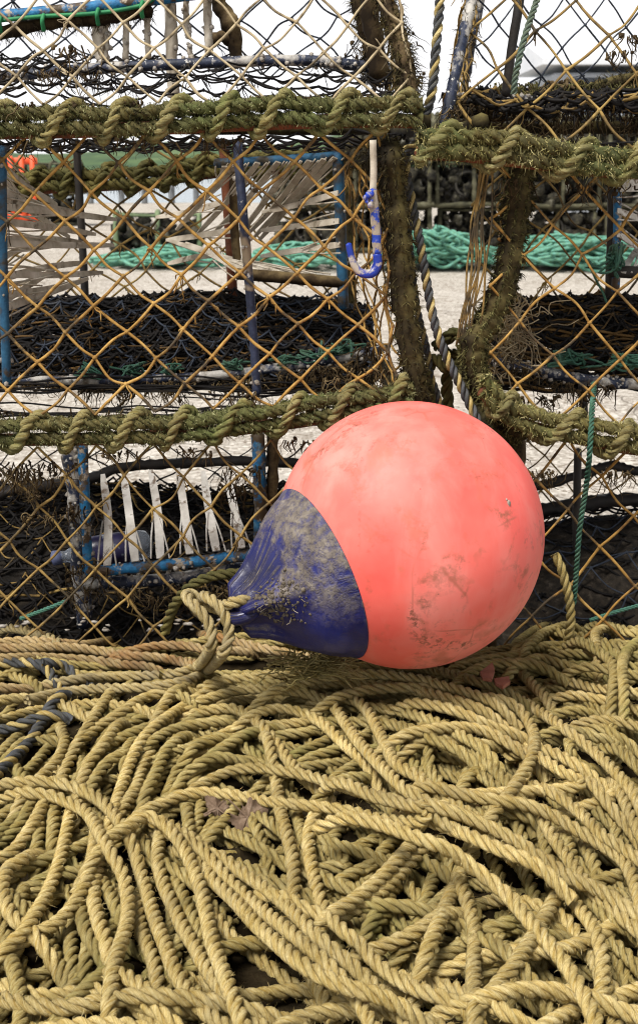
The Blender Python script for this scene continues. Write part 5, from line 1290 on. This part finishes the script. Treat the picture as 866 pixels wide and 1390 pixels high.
# ---- blue-grey and yellow striped rope at the left
def striped(px, label, layer=3, R=RR * 1.03):
    q = lay(px, layer); e = np.array(q[-1] - q[-6]); e[2] = 0; e /= np.linalg.norm(e); t_ = np.arange(1, 8) * DS
    ex = q[-1] + e[None] * t_[:, None]; ex[:, 2] -= 12 * t_ ** 2
    two_tone('striped_rope', np.vstack([q[::3], ex]), R, label, mats=('strand_grey', 'rope', 'strand_grey'), pitch=R * 5.6, n=3)
striped(tr('A-40 655 60 560 120 500 170 420 215 338 232 322'), 'blue grey and tan striped rope slanting down the left edge of the heap')
striped(tr('A-40 462 80 430 150 402 185 392'), 'shorter blue grey striped rope end pointing right at the left edge')
striped(tr('A-40 188 60 178 120 178 175 192 205 222 222 250'), 'blue grey and orange banded rope end below the rust stained ropes')
striped(tr('A170 178 230 185 275 200 310 228'), 'small blue grey banded rope tip right of the other banded end', 3)
# ---- the doubled lanyard from the buoy's eye
tip = BC + BR * AX * 1.42
def lan(px, zend, name='lanyard', label='', lift=.0):
    pass
def free_then_lie(free, lie, R, mat, label, rnd):
    """free: (px, py, Y) points in the air near the eye; lie: pixels lying on the heap"""
    q = lay(lie, 3, lift=.0)
    f = PP(free); p = catmull(np.vstack([f, q[2::6]]), 5); p, _ = resample(p, DS)
    for k in range(3): p[:, k] = smooth(p[:, k], 2.0)
    tag(MB().rope(p, R, rnd=rnd, pitch=R * 5.4).build('lanyard', M[mat], loc=p[len(p) // 2]), label, 'rope')
yt = tip[1]
free_then_lie([(352, 818, yt + .03), (336, 815, yt - .01), (312, 818, yt - .02), (300, 826, yt + .01), (282, 822, yt + .03), (262, 806, yt + .03), (250, 806, yt + .02), (262, 820, yt), (280, 838, yt - .01), (288, 858, yt - .015), (286, 880, yt - .02)],
              [(276, 900), (250, 912), (205, 917), (150, 919), (107, 922), (60, 930), (20, 942)], RR, 'rope_dirty', 'doubled tan lanyard rope of the buoy, the upper of its two runs', 1)
free_then_lie([(340, 826, yt + .035), (318, 834, yt + .03), (296, 828, yt + .03), (275, 812, yt + .03), (280, 810, yt + .005), (296, 820, yt - .01), (309, 842, yt - .02), (312, 866, yt - .025), (302, 888, yt - .03)],
              [(288, 906), (262, 921), (228, 929), (187, 934), (140, 934), (100, 938), (60, 945), (28, 954)], RR, 'rope_dirty', 'doubled tan lanyard rope of the buoy, the lower of its two runs', 2)
p = catmull(PP([(350, 782, yt + .08), (334, 779, yt + .06), (310, 779, yt + .05), (289, 782, yt + .05), (268, 790, yt + .05), (251, 803, yt + .05), (238, 820, yt + .06), (230, 838, yt + .07), (224, 858, yt + .08)]), 8)
dk = MB().rope(p, RR * .95, rnd=8, pitch=RR * 5.4)
tag(dk.build('mossy_rope', M['rope_dark'], loc=p[20]), 'dark green mossy rope arching behind the lanyard loop', 'rope')
p = catmull(PP([(752, 752, 1.53), (760, 768, 1.525), (768, 795, 1.52), (773, 820, 1.515), (774, 845, 1.51), (770, 870, 1.51)]), 8)
tag(MB().rope(p, RR * .95, rnd=3, pitch=RR * 5.4).build('hanging_rope', M['rope_green'], loc=p[20]), 'short tan rope standing up from the coil just right of the buoy', 'rope')
p = catmull(PP([(732, 800, 1.53), (735, 815, 1.52), (742, 830, 1.515), (750, 850, 1.51)]), 8)
# ---- frayed tuft under the nose
b = MB(); c = Q(430, 903, .170)
for k in range(240):
    a = c + RNG.normal(0, 1, 3) * np.array([.022, .012, .005]); pts = [a]; d = RNG.normal(0, 1, 3) * np.array([1, .6, .3])
    for j in range(4): d = d + RNG.normal(0, .5, 3) * np.array([1, .6, .4]); pts.append(pts[-1] + d / np.linalg.norm(d) * .006)
    b.tube(catmull(pts, 2), .0009, 3)
tag(b.build('frayed_rope_end', M['rope_green'], loc=c), 'frayed olive tuft of rope end just below the buoy nose', 'rope', kind='thing')
def top_at(px, py, rad, pct, z0=.17):
    q = Q(px, py, z0)
    for _ in range(3):
        i, j = int((q[1] - GY0) / CS), int((q[0] - GX0) / CS); r_ = int(rad / CS)
        z0 = float(np.percentile(HM[max(0, i - r_):i + r_ + 1, max(0, j - r_):j + r_ + 1], pct)); q = Q(px, py, z0)
    return q, z0
# ---- black weedy wad
b = MB(); zc = top_at(672, 1026, .012, 62)[1]
for k in range(34):
    c = Q(672 + RNG.uniform(-17, 15), 1026 + RNG.uniform(-8, 13), zc + RNG.uniform(-.002, .002)); b.blob(c, RNG.uniform(.0012, .0034), 7, 4, .5, (1.3, 1, .5)); b.tube(catmull([c, c + RNG.normal(0, .003, 3), c + RNG.normal(0, .005, 3)], 4), .0006, 4)
mw_ = blend_mat('wet_black_weed', [(.4, (.006, .005, .004)), (.7, (.02, .017, .014))], 80, .18, .002)
tag(b.build('weed_wad', mw_, loc=Q(672, 1026, zc)), 'small wet black wad of weed caught between the rope loops', 'weed')
# ---- terracotta fragments
mt_ = blend_mat('terracotta', [(.3, (.22, .075, .04)), (.7, (.38, .15, .09))], 60, .85, .001)
def hm_at(px, py):
    q = Q(px, py, .17)
    for _ in range(3):
        z_ = float(HM[int(np.clip((q[1] - GY0) / CS, 0, GH - 1)), int(np.clip((q[0] - GX0) / CS, 0, GW - 1))]); q = Q(px, py, z_)
    return q, z_
def slab(poly, th, mat, name, label, cat, lift=.002, bend=0):
    P3 = []; c, zc = top_at(np.mean([p[0] for p in poly]), np.mean([p[1] for p in poly]), .02, 90)
    for p in poly: P3.append(Q(p[0], p[1], zc + lift + bend * RNG.uniform(-1, 1)))
    P3 = np.array(P3); n_ = len(P3); cen = P3.mean(0)
    V = np.vstack([P3 + [0, 0, th], P3, [cen + [0, 0, th * 1.1]], [cen]])
    F4 = [(i, n_ + i, n_ + (i + 1) % n_, (i + 1) % n_) for i in range(n_)]
    F3 = [(2 * n_, i, (i + 1) % n_) for i in range(n_)] + [(2 * n_ + 1, n_ + (i + 1) % n_, n_ + i) for i in range(n_)]
    return tag(MB().add(V, F4, F3).build(name, mat, smooth=False, loc=cen), label, cat)
slab([(651, 916), (668, 903), (671, 914), (667, 926), (655, 924)], .004, mt_, 'tile_fragment', 'larger terracotta tile fragment on the ropes below the buoy', 'tile fragment')
slab([(670, 925), (690, 922), (692, 929), (682, 936), (672, 931)], .004, mt_, 'tile_fragment', 'smaller terracotta tile fragment right of the larger one', 'tile fragment')
# ---- dead leaves
def leaf(cpx, cpy, size, rot, label, dz=-.001):
    t = NT('dead_leaf_' + str(int(cpx))); o = t.obj()
    t.set(color=t.ramp(t.noise(o, 90, 5, .75), [(.3, (.075, .048, .03)), (.5, (.15, .10, .066)), (.72, (.27, .20, .145))]), rough=.8, spec=.2); t.bump(t.noise(o, 120, 4, .7), .001, .9)
    c, zc = top_at(cpx, cpy, .02, 72); out = []
    N_ = 90
    for i in range(N_):
        a = 2 * math.pi * i / N_ - math.pi
        w5 = abs(((a * 5 / (2 * math.pi) + .5) % 1) - .5) * 2      # 0 at a lobe's tip, 1 in the notch
        lob = .56 + .44 * (1 - w5) ** 1.25; lob *= 1 if abs(a) < 2.2 else .72
        lob *= 1 + .09 * (abs(math.sin(a * 12)) - .5) + .04 * math.sin(a * 37)
        out.append((lob * math.cos(a), lob * math.sin(a)))
    rings = [.0, .25, .5, .75, 1.0]; V = []
    for s_ in rings[1:]:
        for (u, v) in out:
            x, y = u * s_ * size, v * s_ * size; a_ = math.atan2(v, u)
            zz = .34 * size * (s_ ** 2) * math.cos(a_ * 3 + .7) + .12 * size * s_ ** 2 * math.sin(a_ * 7) + .12 * x - .04 * size * abs(math.cos(a_ * 2.5)) * s_
            V.append((x, y, zz))
    V = np.array([(0, 0, 0)] + V); nr = len(rings) - 1
    F3 = [(0, 1 + i, 1 + (i + 1) % N_) for i in range(N_)]
    F4 = [(1 + r * N_ + i, 1 + (r + 1) * N_ + i, 1 + (r + 1) * N_ + (i + 1) % N_, 1 + r * N_ + (i + 1) % N_) for r in range(nr - 1) for i in range(N_)]
    cr, sr = math.cos(rot), math.sin(rot); Rm = np.array([[cr, -sr, 0], [sr, cr, 0], [0, 0, 1]])
    tl = R_(24); Rx = np.array([[1, 0, 0], [0, math.cos(tl), -math.sin(tl)], [0, math.sin(tl), math.cos(tl)]])
    W = V @ Rm.T @ Rx.T + c + [0, 0, dz]
    n_ = len(W)
    e = thing('dead_leaf', label, 'leaf', tuple(c))
    MB().add(np.vstack([W, W - [0, 0, .0006]]), F4 + [tuple(n_ + k for k in f[::-1]) for f in F4], F3 + [tuple(n_ + k for k in f[::-1]) for f in F3]).build('blade', t.m, e)
    b = MB()
    for a in (-2 * math.pi / 2.5 / 1, -math.pi / 2.5 * 1, 0, math.pi / 2.5, 2 * math.pi / 2.5):
        p_ = [np.array([r * math.cos(a) * size * .85, r * math.sin(a) * size * .85, .18 * size * r * r * math.cos(a * 3 + .7) + .12 * r * math.cos(a) * size - .04 * size * r + .0006]) for r in np.linspace(0, 1, 6)]
        b.tube(np.array(p_) @ Rm.T @ Rx.T + c + [0, 0, dz], [.0007, .0006, .0005, .0004, .0004, .0003], 4)
    p_ = np.array([[-.0, 0, 0], [-.4 * size, .05 * size, .002], [-.95 * size, .12 * size, .006]]); b.tube(catmull(p_ @ Rm.T @ Rx.T + c + [0, 0, dz], 4), .0008, 5)
    b.build('vein', t.m, e)
leaf(336, 1108, .027, -.6, 'dry brown lobed leaf resting between rope loops')
leaf(295, 1096, .017, 2.4, 'smaller curled brown leaf left of the lobed leaf')
